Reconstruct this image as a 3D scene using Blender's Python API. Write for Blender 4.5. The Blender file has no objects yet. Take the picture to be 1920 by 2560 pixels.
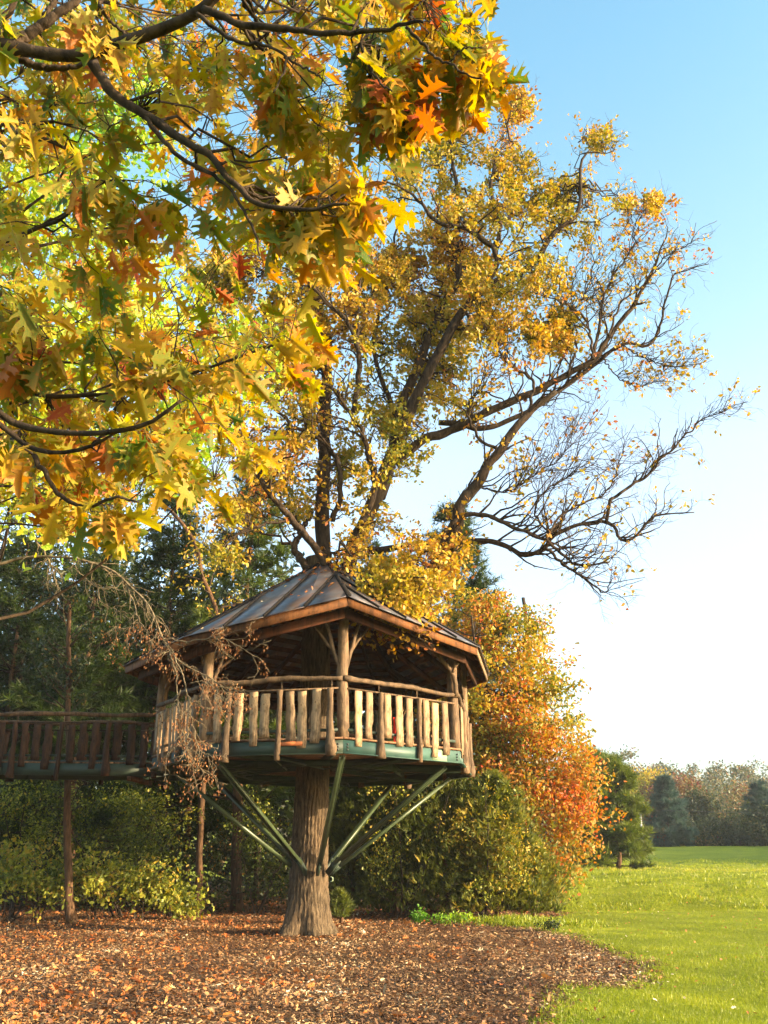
import bpy, math, random
import numpy as np

# ------------------------------------------------------------------ camera, sky, sun, exposure
SC = bpy.context.scene
COL = SC.collection
rng = np.random.default_rng(11)
random.seed(11)
PI = math.pi

FPX = 2418.0                       # focal length in pixels of the 1920 x 2560 photograph
TH = math.atan((2134 - 1280) / FPX)
CAMZ = 1.6
cam = bpy.data.cameras.new('camera')
cam_ob = bpy.data.objects.new('camera', cam)
COL.objects.link(cam_ob)
cam.sensor_fit = 'VERTICAL'
cam.sensor_height = 36.0
cam.lens = 36.0 * FPX / 2560.0
cam.clip_end = 3000
cam_ob.location = (0, 0, CAMZ)
cam_ob.rotation_euler = (PI / 2 + TH, 0, 0)
SC.camera = cam_ob

SUN_EL = math.radians(13.0)
SUN_DIR = np.array([0.945, -0.327])          # horizontal direction towards the sun
SUN_DIR = SUN_DIR / np.linalg.norm(SUN_DIR)
world = bpy.data.worlds.new('World')
SC.world = world
world.use_nodes = True
wn = world.node_tree
for n in list(wn.nodes):
    wn.nodes.remove(n)
sky = wn.nodes.new('ShaderNodeTexSky')
sky.sky_type = 'NISHITA'
sky.sun_disc = False
sky.sun_elevation = SUN_EL
sky.sun_rotation = math.atan2(SUN_DIR[0], SUN_DIR[1])
sky.air_density = 1.0
sky.dust_density = 3.5
sky.ozone_density = 1.0
bg = wn.nodes.new('ShaderNodeBackground')
bg.inputs['Strength'].default_value = 0.12
wo = wn.nodes.new('ShaderNodeOutputWorld')
# hazy autumn air: the sky pales evenly towards the horizon on every side
tcw = wn.nodes.new('ShaderNodeTexCoord'); sxyz = wn.nodes.new('ShaderNodeSeparateXYZ')
wn.links.new(tcw.outputs['Generated'], sxyz.inputs[0])
skr_ = wn.nodes.new('ShaderNodeValToRGB')
while len(skr_.color_ramp.elements) < 5:
    skr_.color_ramp.elements.new(.5)
for e_, (p_, c_) in zip(skr_.color_ramp.elements, [(0, (.50, .57, .66)), (.38, (.72, .68, .64)), (.52, (.58, .67, .60)), (.70, (.44, .63, .60)), (1, (.31, .51, .58))]):
    e_.position = p_; e_.color = (*c_, 1)
wn.links.new(sxyz.outputs['Z'], skr_.inputs[0])
vm_ = wn.nodes.new('ShaderNodeVectorMath'); vm_.operation = 'MULTIPLY'
vs_ = wn.nodes.new('ShaderNodeVectorMath'); vs_.operation = 'SCALE'; vs_.inputs['Scale'].default_value = 2.5
wn.links.new(sky.outputs[0], vm_.inputs[0]); wn.links.new(skr_.outputs[0], vm_.inputs[1])
wn.links.new(vm_.outputs[0], vs_.inputs[0]); wn.links.new(vs_.outputs[0], bg.inputs[0])
wn.links.new(bg.outputs[0], wo.inputs[0])

sun = bpy.data.lights.new('sun', 'SUN')
sun.energy = 4.2
sun.angle = math.radians(0.5)
sun.color = (1.0, 0.76, 0.48)
sun_ob = bpy.data.objects.new('sun', sun)
COL.objects.link(sun_ob)
from mathutils import Vector
sd = Vector((SUN_DIR[0] * math.cos(SUN_EL), SUN_DIR[1] * math.cos(SUN_EL), math.sin(SUN_EL)))
sun_ob.rotation_euler = sd.to_track_quat('Z', 'Y').to_euler()
sun_ob.location = (30, -10, 20)

SC.view_settings.view_transform = 'Standard'
SC.view_settings.look = 'None'
SC.view_settings.exposure = 1.82
SC.view_settings.gamma = 1.0
SC.view_settings.use_curve_mapping = False
SC.cycles.max_bounces = 6
SC.cycles.diffuse_bounces = 3
SC.cycles.glossy_bounces = 2
SC.cycles.transmission_bounces = 4
SC.cycles.transparent_max_bounces = 4
SC.cycles.use_denoising = True

# ------------------------------------------------------------------ measuring the place
CT, ST = math.cos(TH), math.sin(TH)

def ray(px, py):
    r = (px - 960) / FPX
    u = (1280 - py) / FPX
    return r, CT - u * ST, ST + u * CT

def P(px, py, Y):                   # point on the sight line of a photo pixel at ground distance Y
    r, y, z = ray(px, py)
    t = Y / y
    return np.array([r * t, Y, CAMZ + z * t])

def PD(px, py, d):                  # the same by camera depth
    r, y, z = ray(px, py)
    return np.array([r * d, y * d, CAMZ + z * d])

def G(px, py, z=0.0):               # point on the ground
    r, y, zz = ray(px, py)
    t = (z - CAMZ) / zz
    return np.array([r * t, y * t, z])

def proj(p):
    p = np.asarray(p, float)
    z = p[..., 2] - CAMZ
    c = p[..., 1] * CT + z * ST
    u = -p[..., 1] * ST + z * CT
    return 960 + FPX * p[..., 0] / c, 1280 - FPX * u / c

def smooth(a, b, x):
    t = np.clip((x - a) / (b - a), 0, 1)
    return t * t * (3 - 2 * t)

def hgt(x, y):                      # the lie of the land
    x = np.asarray(x, float); y = np.asarray(y, float)
    w = smooth(-1.0, 4.0, x - (y - 28) * 0.05)
    rise = 0.46 * smooth(31.4, 36.0, y) + 0.21 * smooth(38, 62, y) + 1.65 * smooth(60, 114, y)
    far = 0.7 * smooth(34, 80, y) * (1 - w)
    b = 0.022 * np.sin(x * 1.3 + y * .4) + 0.02 * np.sin(y * 1.1 - x * .7) + 0.012 * np.sin(x * 3.1 + 1.0) * np.cos(y * 2.3)
    fieldb = smooth(31, 34, y) * (0.07 * np.sin(x * .9 + y * 1.1 + np.sin(x * .31)) + 0.05 * np.sin(x * 1.9 - y * .8) + 0.06 * np.sin(y * 1.9 + x * .25) + 0.04 * np.sin(y * 3.7 - x * .4 + 2 * np.sin(x * .6)))
    groove = -0.16 * np.exp(-((y - 31.2 - .03 * x) / .45) ** 2)
    hill = 14.0 * smooth(170, 290, y) + 3 * smooth(170, 290, y) * np.sin(x * .015 + 2.0)
    return rise * w + far + b + (fieldb + groove) * w + hill

def inpoly(x, y, poly):
    x = np.asarray(x); y = np.asarray(y)
    c = np.zeros(x.shape, bool)
    n = len(poly)
    for i in range(n):
        x0, y0 = poly[i]; x1, y1 = poly[(i + 1) % n]
        if y0 == y1:
            continue
        m = ((y0 > y) != (y1 > y)) & (x < (x1 - x0) * (y - y0) / (y1 - y0) + x0)
        c ^= m
    return c

# ------------------------------------------------------------------ materials
def new_mat(name):
    m = bpy.data.materials.new(name)
    m.use_nodes = True
    nt = m.node_tree
    b = nt.nodes['Principled BSDF']
    return m, nt, b, nt.nodes['Material Output']

def ramp(nt, stops, interp='LINEAR'):
    r = nt.nodes.new('ShaderNodeValToRGB')
    cr = r.color_ramp
    cr.interpolation = interp
    while len(cr.elements) < len(stops):
        cr.elements.new(0.5)
    for e, (p, c) in zip(cr.elements, stops):
        e.position = p
        e.color = (*c, 1)
    return r

def noise(nt, scale, detail=4, rough=.6, vec=None, dist=0.0):
    n = nt.nodes.new('ShaderNodeTexNoise')
    n.inputs['Scale'].default_value = scale
    n.inputs['Detail'].default_value = detail
    n.inputs['Roughness'].default_value = rough
    n.inputs['Distortion'].default_value = dist
    if vec is not None:
        nt.links.new(vec, n.inputs['Vector'])
    return n

def mapped(nt, scale=(1, 1, 1), coord='Object'):
    tc = nt.nodes.new('ShaderNodeTexCoord')
    mp = nt.nodes.new('ShaderNodeMapping')
    mp.inputs['Scale'].default_value = scale
    nt.links.new(tc.outputs[coord], mp.inputs['Vector'])
    return mp.outputs['Vector']

def mixc(nt, a, b, fac, mode='MIX'):
    m = nt.nodes.new('ShaderNodeMix')
    m.data_type = 'RGBA'
    m.blend_type = mode
    for k, v in ((0, fac), (6, a), (7, b)):
        if hasattr(v, 'links') or isinstance(v, bpy.types.NodeSocket):
            nt.links.new(v, m.inputs[k])
        else:
            m.inputs[k].default_value = v if k == 0 else (*v, 1)
    return m.outputs[2]

def bump(nt, b, h, dist, strength=1.0):
    n = nt.nodes.new('ShaderNodeBump')
    n.inputs['Distance'].default_value = dist
    n.inputs['Strength'].default_value = strength
    nt.links.new(h, n.inputs['Height'])
    nt.links.new(n.outputs[0], b.inputs['Normal'])

def leaf_mat(name, stops, edge=None, transl=0.45, rough=.45, spec=.35, blotch=None):
    m, nt, b, out = new_mat(name)
    at = nt.nodes.new('ShaderNodeAttribute'); at.attribute_name = 'tone'
    r = ramp(nt, stops)
    nt.links.new(at.outputs['Fac'], r.inputs[0])
    c = r.outputs[0]
    if edge:
        ae = nt.nodes.new('ShaderNodeAttribute'); ae.attribute_name = 'edge'
        a2 = nt.nodes.new('ShaderNodeAttribute'); a2.attribute_name = 'rim'
        mu = nt.nodes.new('ShaderNodeMath'); mu.operation = 'MULTIPLY'
        nt.links.new(ae.outputs['Fac'], mu.inputs[0]); nt.links.new(a2.outputs['Fac'], mu.inputs[1])
        c = mixc(nt, c, edge, mu.outputs[0])
    if blotch:
        n = noise(nt, blotch[0], 3, .6, mapped(nt))
        rr = ramp(nt, [(.56, (0, 0, 0)), (.66, (1, 1, 1))])
        nt.links.new(n.outputs['Fac'], rr.inputs[0])
        c = mixc(nt, c, blotch[1], rr.outputs[0])
    nt.links.new(c, b.inputs['Base Color'])
    b.inputs['Roughness'].default_value = rough
    b.inputs['Specular IOR Level'].default_value = spec
    t = nt.nodes.new('ShaderNodeBsdfTranslucent')
    hs = nt.nodes.new('ShaderNodeHueSaturation')
    hs.inputs['Saturation'].default_value = 1.12
    hs.inputs['Value'].default_value = 1.15
    nt.links.new(c, hs.inputs['Color'])
    nt.links.new(hs.outputs[0], t.inputs['Color'])
    mx = nt.nodes.new('ShaderNodeMixShader')
    mx.inputs[0].default_value = transl
    nt.links.new(b.outputs[0], mx.inputs[1]); nt.links.new(t.outputs[0], mx.inputs[2])
    nt.links.new(mx.outputs[0], out.inputs['Surface'])
    return m

def bark_mat(name, c0, c1, scale=(9, 9, 1.6), dist=.03, rough=.9):
    m, nt, b, out = new_mat(name)
    v = mapped(nt, scale)
    n = noise(nt, 1.0, 6, .65, v, .4)
    r = ramp(nt, [(.32, c0), (.62, c1)])
    nt.links.new(n.outputs['Fac'], r.inputs[0])
    n2 = noise(nt, .9, 3, .5, mapped(nt, (1, 1, 1)))
    r2 = ramp(nt, [(.35, (.75, .75, .72)), (.7, (1.1, 1.0, .9))])
    nt.links.new(n2.outputs['Fac'], r2.inputs[0])
    nt.links.new(mixc(nt, r.outputs[0], r2.outputs[0], 1.0, 'MULTIPLY'), b.inputs['Base Color'])
    b.inputs['Roughness'].default_value = rough
    b.inputs['Specular IOR Level'].default_value = .15
    bump(nt, b, n.outputs['Fac'], dist)
    return m

def wood_mat(name, c0, c1, rough=.75, scale=(14, 14, 1.2), dist=.006, per_object=.42):
    m, nt, b, out = new_mat(name)
    v = mapped(nt, scale)
    n = noise(nt, 1.0, 5, .6, v, 1.2)
    r = ramp(nt, [(.3, c0), (.7, c1)])
    nt.links.new(n.outputs['Fac'], r.inputs[0])
    oi = nt.nodes.new('ShaderNodeObjectInfo')
    r3 = ramp(nt, [(0, (1 - per_object,) * 3), (1, (1 + per_object * .6, 1 + per_object * .5, 1 + per_object * .35))])
    nt.links.new(oi.outputs['Random'], r3.inputs[0])
    kn = nt.nodes.new('ShaderNodeTexVoronoi'); kn.inputs['Scale'].default_value = 5.0
    nt.links.new(mapped(nt, (1.6, 1.6, .8)), kn.inputs['Vector'])
    rk = ramp(nt, [(.06, (.35, .28, .2)), (.13, (1, 1, 1))])
    nt.links.new(kn.outputs['Distance'], rk.inputs[0])
    c = mixc(nt, r.outputs[0], r3.outputs[0], 1.0, 'MULTIPLY')
    nw = noise(nt, 1.0, 4, .7, mapped(nt, (7, 7, 3)))
    rw = ramp(nt, [(.36, (.42, .40, .38)), (.5, (.9, .9, .9)), (.64, (1.2, 1.1, 1.0))])
    nt.links.new(nw.outputs['Fac'], rw.inputs[0])
    c = mixc(nt, c, rw.outputs[0], 1.0, 'MULTIPLY')
    nt.links.new(mixc(nt, c, rk.outputs[0], 1.0, 'MULTIPLY'), b.inputs['Base Color'])
    b.inputs['Roughness'].default_value = rough
    b.inputs['Specular IOR Level'].default_value = .2
    bump(nt, b, n.outputs['Fac'], dist)
    return m

M = {}
M['bark_host'] = bark_mat('oak_bark', (.018, .013, .009), (.15, .112, .072), (22, 22, 3.2), .05)
M['bark_limb'] = bark_mat('limb_bark', (.012, .009, .007), (.07, .05, .034), (14, 14, 4), .02)
M['bark_dark'] = bark_mat('dark_bark', (.018, .014, .011), (.07, .052, .038), (20, 20, 6), .01)
M['bark_post'] = bark_mat('post_bark', (.035, .02, .011), (.15, .088, .05), (18, 18, 3), .012)
M['bark_twig'] = bark_mat('twig_bark', (.07, .055, .036), (.2, .165, .11), (20, 20, 8), .004)
M['slat'] = wood_mat('weathered_board', (.20, .13, .072), (.42, .295, .18))
M['slat_shaded'] = wood_mat('brown_shaded_board', (.026, .012, .006), (.06, .028, .013))  # brown stain, darkened further to paint in the shade over the footbridge
M['log'] = wood_mat('peeled_log', (.085, .055, .033), (.22, .15, .09), scale=(20, 20, 3), dist=.012)
M['fascia'] = wood_mat('stained_board', (.10, .04, .013), (.19, .08, .026))
M['rafter'] = wood_mat('shaded_rafter', (.05, .018, .007), (.11, .04, .014))  # wood colour lowered to stand in for shade under the roof
M['plank'] = wood_mat('deck_plank', (.15, .075, .04), (.28, .16, .09))
M['endgrain'] = wood_mat('end_grain', (.40, .20, .15), (.6, .34, .25))

def paint_mat(name, col, rough=.5, metallic=0.0, var=.25, nscale=3.0, dist=0.0):
    m, nt, b, out = new_mat(name)
    n = noise(nt, nscale, 5, .65, mapped(nt))
    c0 = tuple(x * (1 - var) for x in col); c1 = tuple(min(1, x * (1 + var)) for x in col)
    r = ramp(nt, [(.35, c0), (.65, c1)])
    nt.links.new(n.outputs['Fac'], r.inputs[0])
    nt.links.new(r.outputs[0], b.inputs['Base Color'])
    b.inputs['Roughness'].default_value = rough
    b.inputs['Metallic'].default_value = metallic
    if dist:
        bump(nt, b, n.outputs['Fac'], dist)
    return m
M['green_steel'] = paint_mat('green_steel', (.016, .031, .018), .6, 0, .3, 2.5, .002)
M['lit_teal_steel'] = paint_mat('lit_teal_steel', (.028, .072, .058), .55, 0, .2, 2.0, .001)  # lighter copy of the green deck paint, sunlight put into its colour
M['brace_steel'] = paint_mat('brace_steel', (.045, .066, .028), .36, 0, .25, 2.5, .002)
M['pale_steel'] = paint_mat('pale_green_steel', (.26, .34, .20), .45, 0, .15, 2.0)
M['bolt'] = paint_mat('dark_bolt', (.02, .02, .02), .5)
M['roof'] = paint_mat('roof_metal', (.095, .093, .105), .40, .3, .3, 2.2, .004)
M['seam'] = paint_mat('roof_seam', (.014, .012, .011), .85, 0, .2, 4)
M['seam'].node_tree.nodes['Principled BSDF'].inputs['Specular IOR Level'].default_value = .1
nt_ = M['roof'].node_tree; b_ = nt_.nodes['Principled BSDF']
n_ = noise(nt_, 1.0, 5, .7, mapped(nt_, (1.6, 1.6, 1.6)), .8); r_ = ramp(nt_, [(.47, (0, 0, 0)), (.62, (1, 1, 1))]); nt_.links.new(n_.outputs['Fac'], r_.inputs[0])
nt_.links.new(mixc(nt_, b_.inputs['Base Color'].links[0].from_socket, (.12, .07, .05), r_.outputs[0]), b_.inputs['Base Color'])
M['red'] = paint_mat('red_cloth', (.65, .03, .015), .8, 0, .2, 12)
M['grey_metal'] = paint_mat('grey_metal', (.25, .25, .25), .4, .6, .2)
M['orange'] = paint_mat('orange_board', (.42, .12, .03), .7, 0, .2, 8)

# leaf colours of each kind of foliage
M['redoak'] = leaf_mat('red_oak_leaf', [(0, (.06, .13, .02)), (.2, (.15, .21, .025)), (.42, (.34, .32, .025)), (.66, (.48, .31, .028)), (.85, (.44, .15, .022)), (1, (.28, .05, .02))],
                       edge=(.46, .17, .02), transl=.5, rough=.5, spec=.3, blotch=(46, (.35, .14, .02)))
M['hostleaf'] = leaf_mat('golden_oak_leaf', [(0, (.13, .16, .02)), (.25, (.30, .27, .025)), (.58, (.47, .31, .03)), (.88, (.46, .22, .035)), (1, (.34, .11, .03))], transl=.42)
M['limeleaf'] = leaf_mat('lime_leaf', [(0, (.12, .28, .03)), (.5, (.36, .46, .04)), (1, (.66, .52, .04))], transl=.5)
M['goldleaf'] = leaf_mat('gold_maple_leaf', [(0, (.12, .15, .02)), (.3, (.32, .28, .025)), (.6, (.50, .29, .03)), (.85, (.54, .19, .03)), (1, (.5, .10, .025))], transl=.42)
M['orangeleaf'] = leaf_mat('orange_maple_leaf', [(0, (.2, .19, .03)), (.25, (.44, .26, .035)), (.65, (.52, .18, .035)), (1, (.48, .09, .03))], transl=.42)
M['shrubleaf'] = leaf_mat('shrub_leaf', [(0, (.035, .06, .01)), (.5, (.13, .16, .02)), (.85, (.32, .33, .04)), (1, (.4, .28, .04))], transl=.4)
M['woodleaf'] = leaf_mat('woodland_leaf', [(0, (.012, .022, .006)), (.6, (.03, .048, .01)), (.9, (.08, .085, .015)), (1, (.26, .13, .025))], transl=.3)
M['needle'] = leaf_mat('pine_needle', [(0, (.016, .032, .004)), (.6, (.052, .085, .008)), (1, (.13, .16, .016))], transl=.3, rough=.5)
M['cedar'] = leaf_mat('cedar_spray', [(0, (.035, .05, .01)), (.5, (.10, .125, .018)), (.85, (.21, .21, .03)), (1, (.34, .26, .035))], transl=.35, rough=.6)
M['spruce'] = leaf_mat('spruce_needle', [(0, (.025, .055, .04)), (.6, (.05, .10, .075)), (1, (.10, .17, .12))], transl=.2, rough=.6)
M['farleaf'] = leaf_mat('far_leaf', [(0, (.022, .038, .012)), (.4, (.06, .08, .02)), (.7, (.17, .13, .035)), (.9, (.22, .11, .04)), (1, (.14, .04, .025))], transl=.3)
M['deadleaf'] = leaf_mat('dry_key', [(0, (.09, .035, .013)), (.6, (.24, .10, .035)), (1, (.45, .26, .11))], transl=.35, rough=.7)
M['litter'] = leaf_mat('fallen_leaf', [(0, (.06, .022, .009)), (.35, (.22, .085, .025)), (.62, (.38, .155, .04)), (.85, (.46, .11, .025)), (.95, (.55, .37, .13)), (1, (.6, .52, .36))], transl=.12, rough=.6, spec=.4)
M['chip'] = leaf_mat('wood_chip', [(0, (.03, .014, .007)), (.35, (.14, .07, .03)), (.65, (.29, .165, .072)), (.92, (.47, .32, .16)), (1, (.7, .58, .40))], transl=.0, rough=.7, spec=.3)
M['grass'] = leaf_mat('grass_blade', [(0, (.085, .13, .008)), (.5, (.22, .27, .012)), (.85, (.36, .365, .03)), (1, (.42, .35, .08))], transl=.45, rough=.4, spec=.4)

def ground_mat(name, cols, s1, s2, dist, rough=.95, stretch=(1, 1, 1)):
    m, nt, b, out = new_mat(name)
    v = mapped(nt, stretch)
    n = noise(nt, s1, 8, .75, v)
    r = ramp(nt, cols)
    nt.links.new(n.outputs['Fac'], r.inputs[0])
    n2 = noise(nt, s2, 4, .6, v)
    r2 = ramp(nt, [(.3, (.72, .75, .7)), (.7, (1.2, 1.12, 1.05))])
    nt.links.new(n2.outputs['Fac'], r2.inputs[0])
    nt.links.new(mixc(nt, r.outputs[0], r2.outputs[0], 1.0, 'MULTIPLY'), b.inputs['Base Color'])
    b.inputs['Roughness'].default_value = rough
    b.inputs['Specular IOR Level'].default_value = .1
    bump(nt, b, n.outputs['Fac'], dist)
    return m
M['lawn'] = ground_mat('lawn_turf', [(.3, (.08, .11, .006)), (.5, (.19, .235, .012)), (.7, (.28, .285, .025))], 9, .35, .12, stretch=(1, 1, 1))
M['mulch'] = ground_mat('mulch_soil', [(.3, (.03, .014, .007)), (.5, (.12, .06, .03)), (.7, (.24, .135, .07))], 24, .5, .06)

# ------------------------------------------------------------------ mesh helpers
def add_mesh(name, verts, loops, counts, mat, parent=None, attrs=None, smooth_shade=False):
    verts = np.ascontiguousarray(verts, dtype=np.float32)
    loops = np.ascontiguousarray(loops, dtype=np.int32)
    counts = np.ascontiguousarray(counts, dtype=np.int32)
    me = bpy.data.meshes.new(name)
    me.vertices.add(len(verts)); me.vertices.foreach_set('co', verts.ravel())
    me.loops.add(len(loops)); me.loops.foreach_set('vertex_index', loops)
    me.polygons.add(len(counts))
    st = np.zeros(len(counts), np.int32); st[1:] = np.cumsum(counts)[:-1]
    me.polygons.foreach_set('loop_start', st)
    if attrs:
        for k, a in attrs.items():
            at = me.attributes.new(k, 'FLOAT', 'POINT')
            at.data.foreach_set('value', np.ascontiguousarray(a, dtype=np.float32))
    if smooth_shade:
        me.polygons.foreach_set('use_smooth', np.ones(len(counts), bool))
    me.update(calc_edges=True)
    if mat is not None:
        me.materials.append(M[mat] if isinstance(mat, str) else mat)
    if name is None:
        return me
    return link(name, me, parent)

def link(name, me, parent=None):
    o = bpy.data.objects.new(name, me)
    COL.objects.link(o)
    if parent is not None:
        o.parent = parent
        o.matrix_parent_inverse = Inv(parent)
    return o

def Inv(p):
    # every thing stands unrotated; undo its location (and that of its own parent)
    from mathutils import Matrix
    q = p; loc = Vector((0, 0, 0))
    m = Matrix.Identity(4)
    chain = []
    while q is not None:
        chain.append(q); q = q.parent
    for q in reversed(chain):
        m = m @ q.matrix_parent_inverse @ Matrix.LocRotScale(q.location, q.rotation_euler, q.scale)
    return m.inverted()

def tag(o, label=None, cat=None, group=None, kind=None):
    if label: o['label'] = label
    if cat: o['category'] = cat
    if group: o['group'] = group
    if kind: o['kind'] = kind
    return o

def thing(name, label, cat, loc, group=None):
    o = bpy.data.objects.new(name, None)
    o.empty_display_size = .2
    COL.objects.link(o)
    o.location = loc
    return tag(o, label, cat, group)

def copy_thing(t, loc, rz=0.0, sc=(1, 1, 1), label=None):
    o = t.copy(); COL.objects.link(o)
    o.location = loc; o.rotation_euler = (0, 0, rz); o.scale = sc
    if label: o['label'] = label
    for ch in t.children:
        d = ch.copy(); COL.objects.link(d)
        mi = ch.matrix_parent_inverse.copy()
        d.parent = o; d.matrix_parent_inverse = mi
    return o

class MB:                                  # collects simple solids into one mesh
    def __init__(s):
        s.v = []; s.l = []; s.c = []; s.n = 0
    def add(s, verts, faces):
        s.v.append(np.asarray(verts, float))
        for f in faces:
            s.l.extend([i + s.n for i in f]); s.c.append(len(f))
        s.n += len(verts)
        return s
    def box(s, a, b, w, h, up=(0, 0, 1)):  # a bar from a to b, w wide, h high
        a = np.asarray(a, float); b = np.asarray(b, float)
        d = b - a; d /= np.linalg.norm(d)
        up = np.asarray(up, float)
        sx = np.cross(d, up)
        if np.linalg.norm(sx) < 1e-6:
            sx = np.cross(d, (1, 0, 0))
        sx /= np.linalg.norm(sx)
        u = np.cross(sx, d)
        q = [a + sx * i * w / 2 + u * j * h / 2 for i, j in ((-1, -1), (1, -1), (1, 1), (-1, 1))]
        q += [p + (b - a) for p in q]
        return s.add(q, [(3, 2, 1, 0), (4, 5, 6, 7), (0, 1, 5, 4), (1, 2, 6, 5), (2, 3, 7, 6), (3, 0, 4, 7)])
    def tube(s, pts, rad, sides=8, rough=0.0):
        pts = np.asarray(pts, float)
        v, l, c = tubes(pts[None], np.asarray(rad, float)[None] * np.ones((1, len(pts))), sides, rough)
        s.v.append(v); s.l.extend((l + s.n).tolist()); s.c.extend(c.tolist()); s.n += len(v)
        return s
    def build(s, name, mat, parent=None, smooth_shade=False):
        return add_mesh(name, np.concatenate(s.v), s.l, s.c, mat, parent, None, smooth_shade)

def tubes(Pt, R, sides, rough=0.0, caps=True):
    """Pt (M,K,3), R (M,K): M tubes of K rings each, as vertex, loop and count arrays."""
    Mn, K, _ = Pt.shape
    T = np.gradient(Pt, axis=1)
    T /= np.linalg.norm(T, axis=2, keepdims=True) + 1e-9
    ref = np.zeros((Mn, 3)); ref[:, 0] = 1
    flip = np.abs(T[:, 0, 0]) > .8
    ref[flip] = (0, 1, 0)
    A = np.zeros_like(Pt); B = np.zeros_like(Pt)
    a = ref
    for k in range(K):
        a = a - T[:, k] * np.sum(a * T[:, k], axis=1, keepdims=True)
        a /= np.linalg.norm(a, axis=1, keepdims=True) + 1e-9
        A[:, k] = a; B[:, k] = np.cross(T[:, k], a)
    ang = np.arange(sides) * 2 * PI / sides
    ca = np.cos(ang)[None, None, :, None]; sa = np.sin(ang)[None, None, :, None]
    rr = R[:, :, None, None]
    if rough:
        rr = rr * (1 + rough * rng.normal(size=(Mn, K, sides, 1)))
    V = Pt[:, :, None, :] + rr * (A[:, :, None, :] * ca + B[:, :, None, :] * sa)
    V = V.reshape(-1, 3)
    i = np.arange(sides); j = (i + 1) % sides
    k = np.arange(K - 1)[:, None] * sides
    q = np.stack([k + i, k + j, k + sides + j, k + sides + i], -1).reshape(-1, 4)
    off = (np.arange(Mn) * K * sides)[:, None, None]
    L = (q[None] + off).reshape(-1)
    C = np.full(Mn * (K - 1) * sides, 4, np.int32)
    if caps:
        c0 = (i[::-1][None] + off[:, :, 0]).reshape(-1)
        c1 = (i[None] + (K - 1) * sides + off[:, :, 0]).reshape(-1)
        L = np.concatenate([L, c0, c1]); C = np.concatenate([C, np.full(2 * Mn, sides, np.int32)])
    return V, L, C

class Cat:                                # concatenates mesh arrays
    def __init__(s): s.v = []; s.l = []; s.c = []; s.n = 0; s.t = []; s.e = []; s.r = []
    def add(s, v, l, c, t=None, e=None, r=None):
        s.v.append(v); s.l.append(l + s.n); s.c.append(c); s.n += len(v)
        if t is not None: s.t.append(t)
        if e is not None: s.e.append(e)
        if r is not None: s.r.append(r)
        return s
    def build(s, name, mat, parent=None, smooth_shade=False):
        at = {}
        if s.t: at['tone'] = np.concatenate(s.t)
        if s.e: at['edge'] = np.concatenate(s.e)
        if s.r: at['rim'] = np.concatenate(s.r)
        return add_mesh(name, np.concatenate(s.v), np.concatenate(s.l), np.concatenate(s.c), mat, parent, at or None, smooth_shade)

def resample(pts, K, wig=0.0):
    """Smooth curve through the points, K of them, with a little crookedness."""
    pts = np.asarray(pts, float)
    if len(pts) > 2:
        e = np.concatenate([[2 * pts[0] - pts[1]], pts, [2 * pts[-1] - pts[-2]]])
        out = []
        for i in range(1, len(e) - 2):
            for t in np.linspace(0, 1, 8, endpoint=False):
                p0, p1, p2, p3 = e[i - 1], e[i], e[i + 1], e[i + 2]
                out.append(.5 * ((2 * p1) + (-p0 + p2) * t + (2 * p0 - 5 * p1 + 4 * p2 - p3) * t ** 2 + (-p0 + 3 * p1 - 3 * p2 + p3) * t ** 3))
        out.append(pts[-1]); q = np.array(out)
    else:
        q = pts
    s = np.concatenate([[0], np.cumsum(np.linalg.norm(np.diff(q, axis=0), axis=1))])
    t = np.linspace(0, s[-1], K)
    r = np.stack([np.interp(t, s, q[:, i]) for i in range(3)], 1)
    if wig:
        n = rng.normal(size=(K, 3)) * wig
        n[0] = 0; n[-1] = 0
        r = r + n
    return r

def grow(S, D, L, r0, r1, K=6, wig=.25, up=0.0):
    Mn = len(S)
    Pt = np.zeros((Mn, K, 3)); Pt[:, 0] = S
    d = D / (np.linalg.norm(D, axis=1, keepdims=True) + 1e-9)
    st = (L / (K - 1))[:, None]
    for k in range(1, K):
        Pt[:, k] = Pt[:, k - 1] + d * st
        d = d + wig * rng.normal(size=(Mn, 3)); d[:, 2] += up
        d /= np.linalg.norm(d, axis=1, keepdims=True)
    t = np.linspace(0, 1, K)[None]
    R = r0[:, None] * (1 - t) + r1[:, None] * t
    return Pt, R

def spawn(Pt, R, n, tmin=.2, tmax=1.0, ang=(.5, 1.1), w=None):
    """n side shoots from a batch of branches: start, direction and parent radius."""
    Mn, K, _ = Pt.shape
    if w is None:
        w = np.linalg.norm(np.diff(Pt, axis=1), axis=2).sum(1)
    w = w / w.sum()
    i = rng.choice(Mn, n, p=w)
    t = rng.uniform(tmin, tmax, n) * (K - 1)
    k = np.minimum(t.astype(int), K - 2); f = (t - k)[:, None]
    a = Pt[i, k]; b = Pt[i, k + 1]
    S = a * (1 - f) + b * f
    T = b - a; T /= np.linalg.norm(T, axis=1, keepdims=True) + 1e-9
    rn = rng.normal(size=(n, 3))
    rn -= T * np.sum(rn * T, axis=1, keepdims=True)
    rn /= np.linalg.norm(rn, axis=1, keepdims=True) + 1e-9
    an = rng.uniform(*ang, n)[:, None]
    D = T * np.cos(an) + rn * np.sin(an)
    r = R[i, k] * (1 - f[:, 0]) + R[i, k + 1] * f[:, 0]
    return S, D, r

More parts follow.
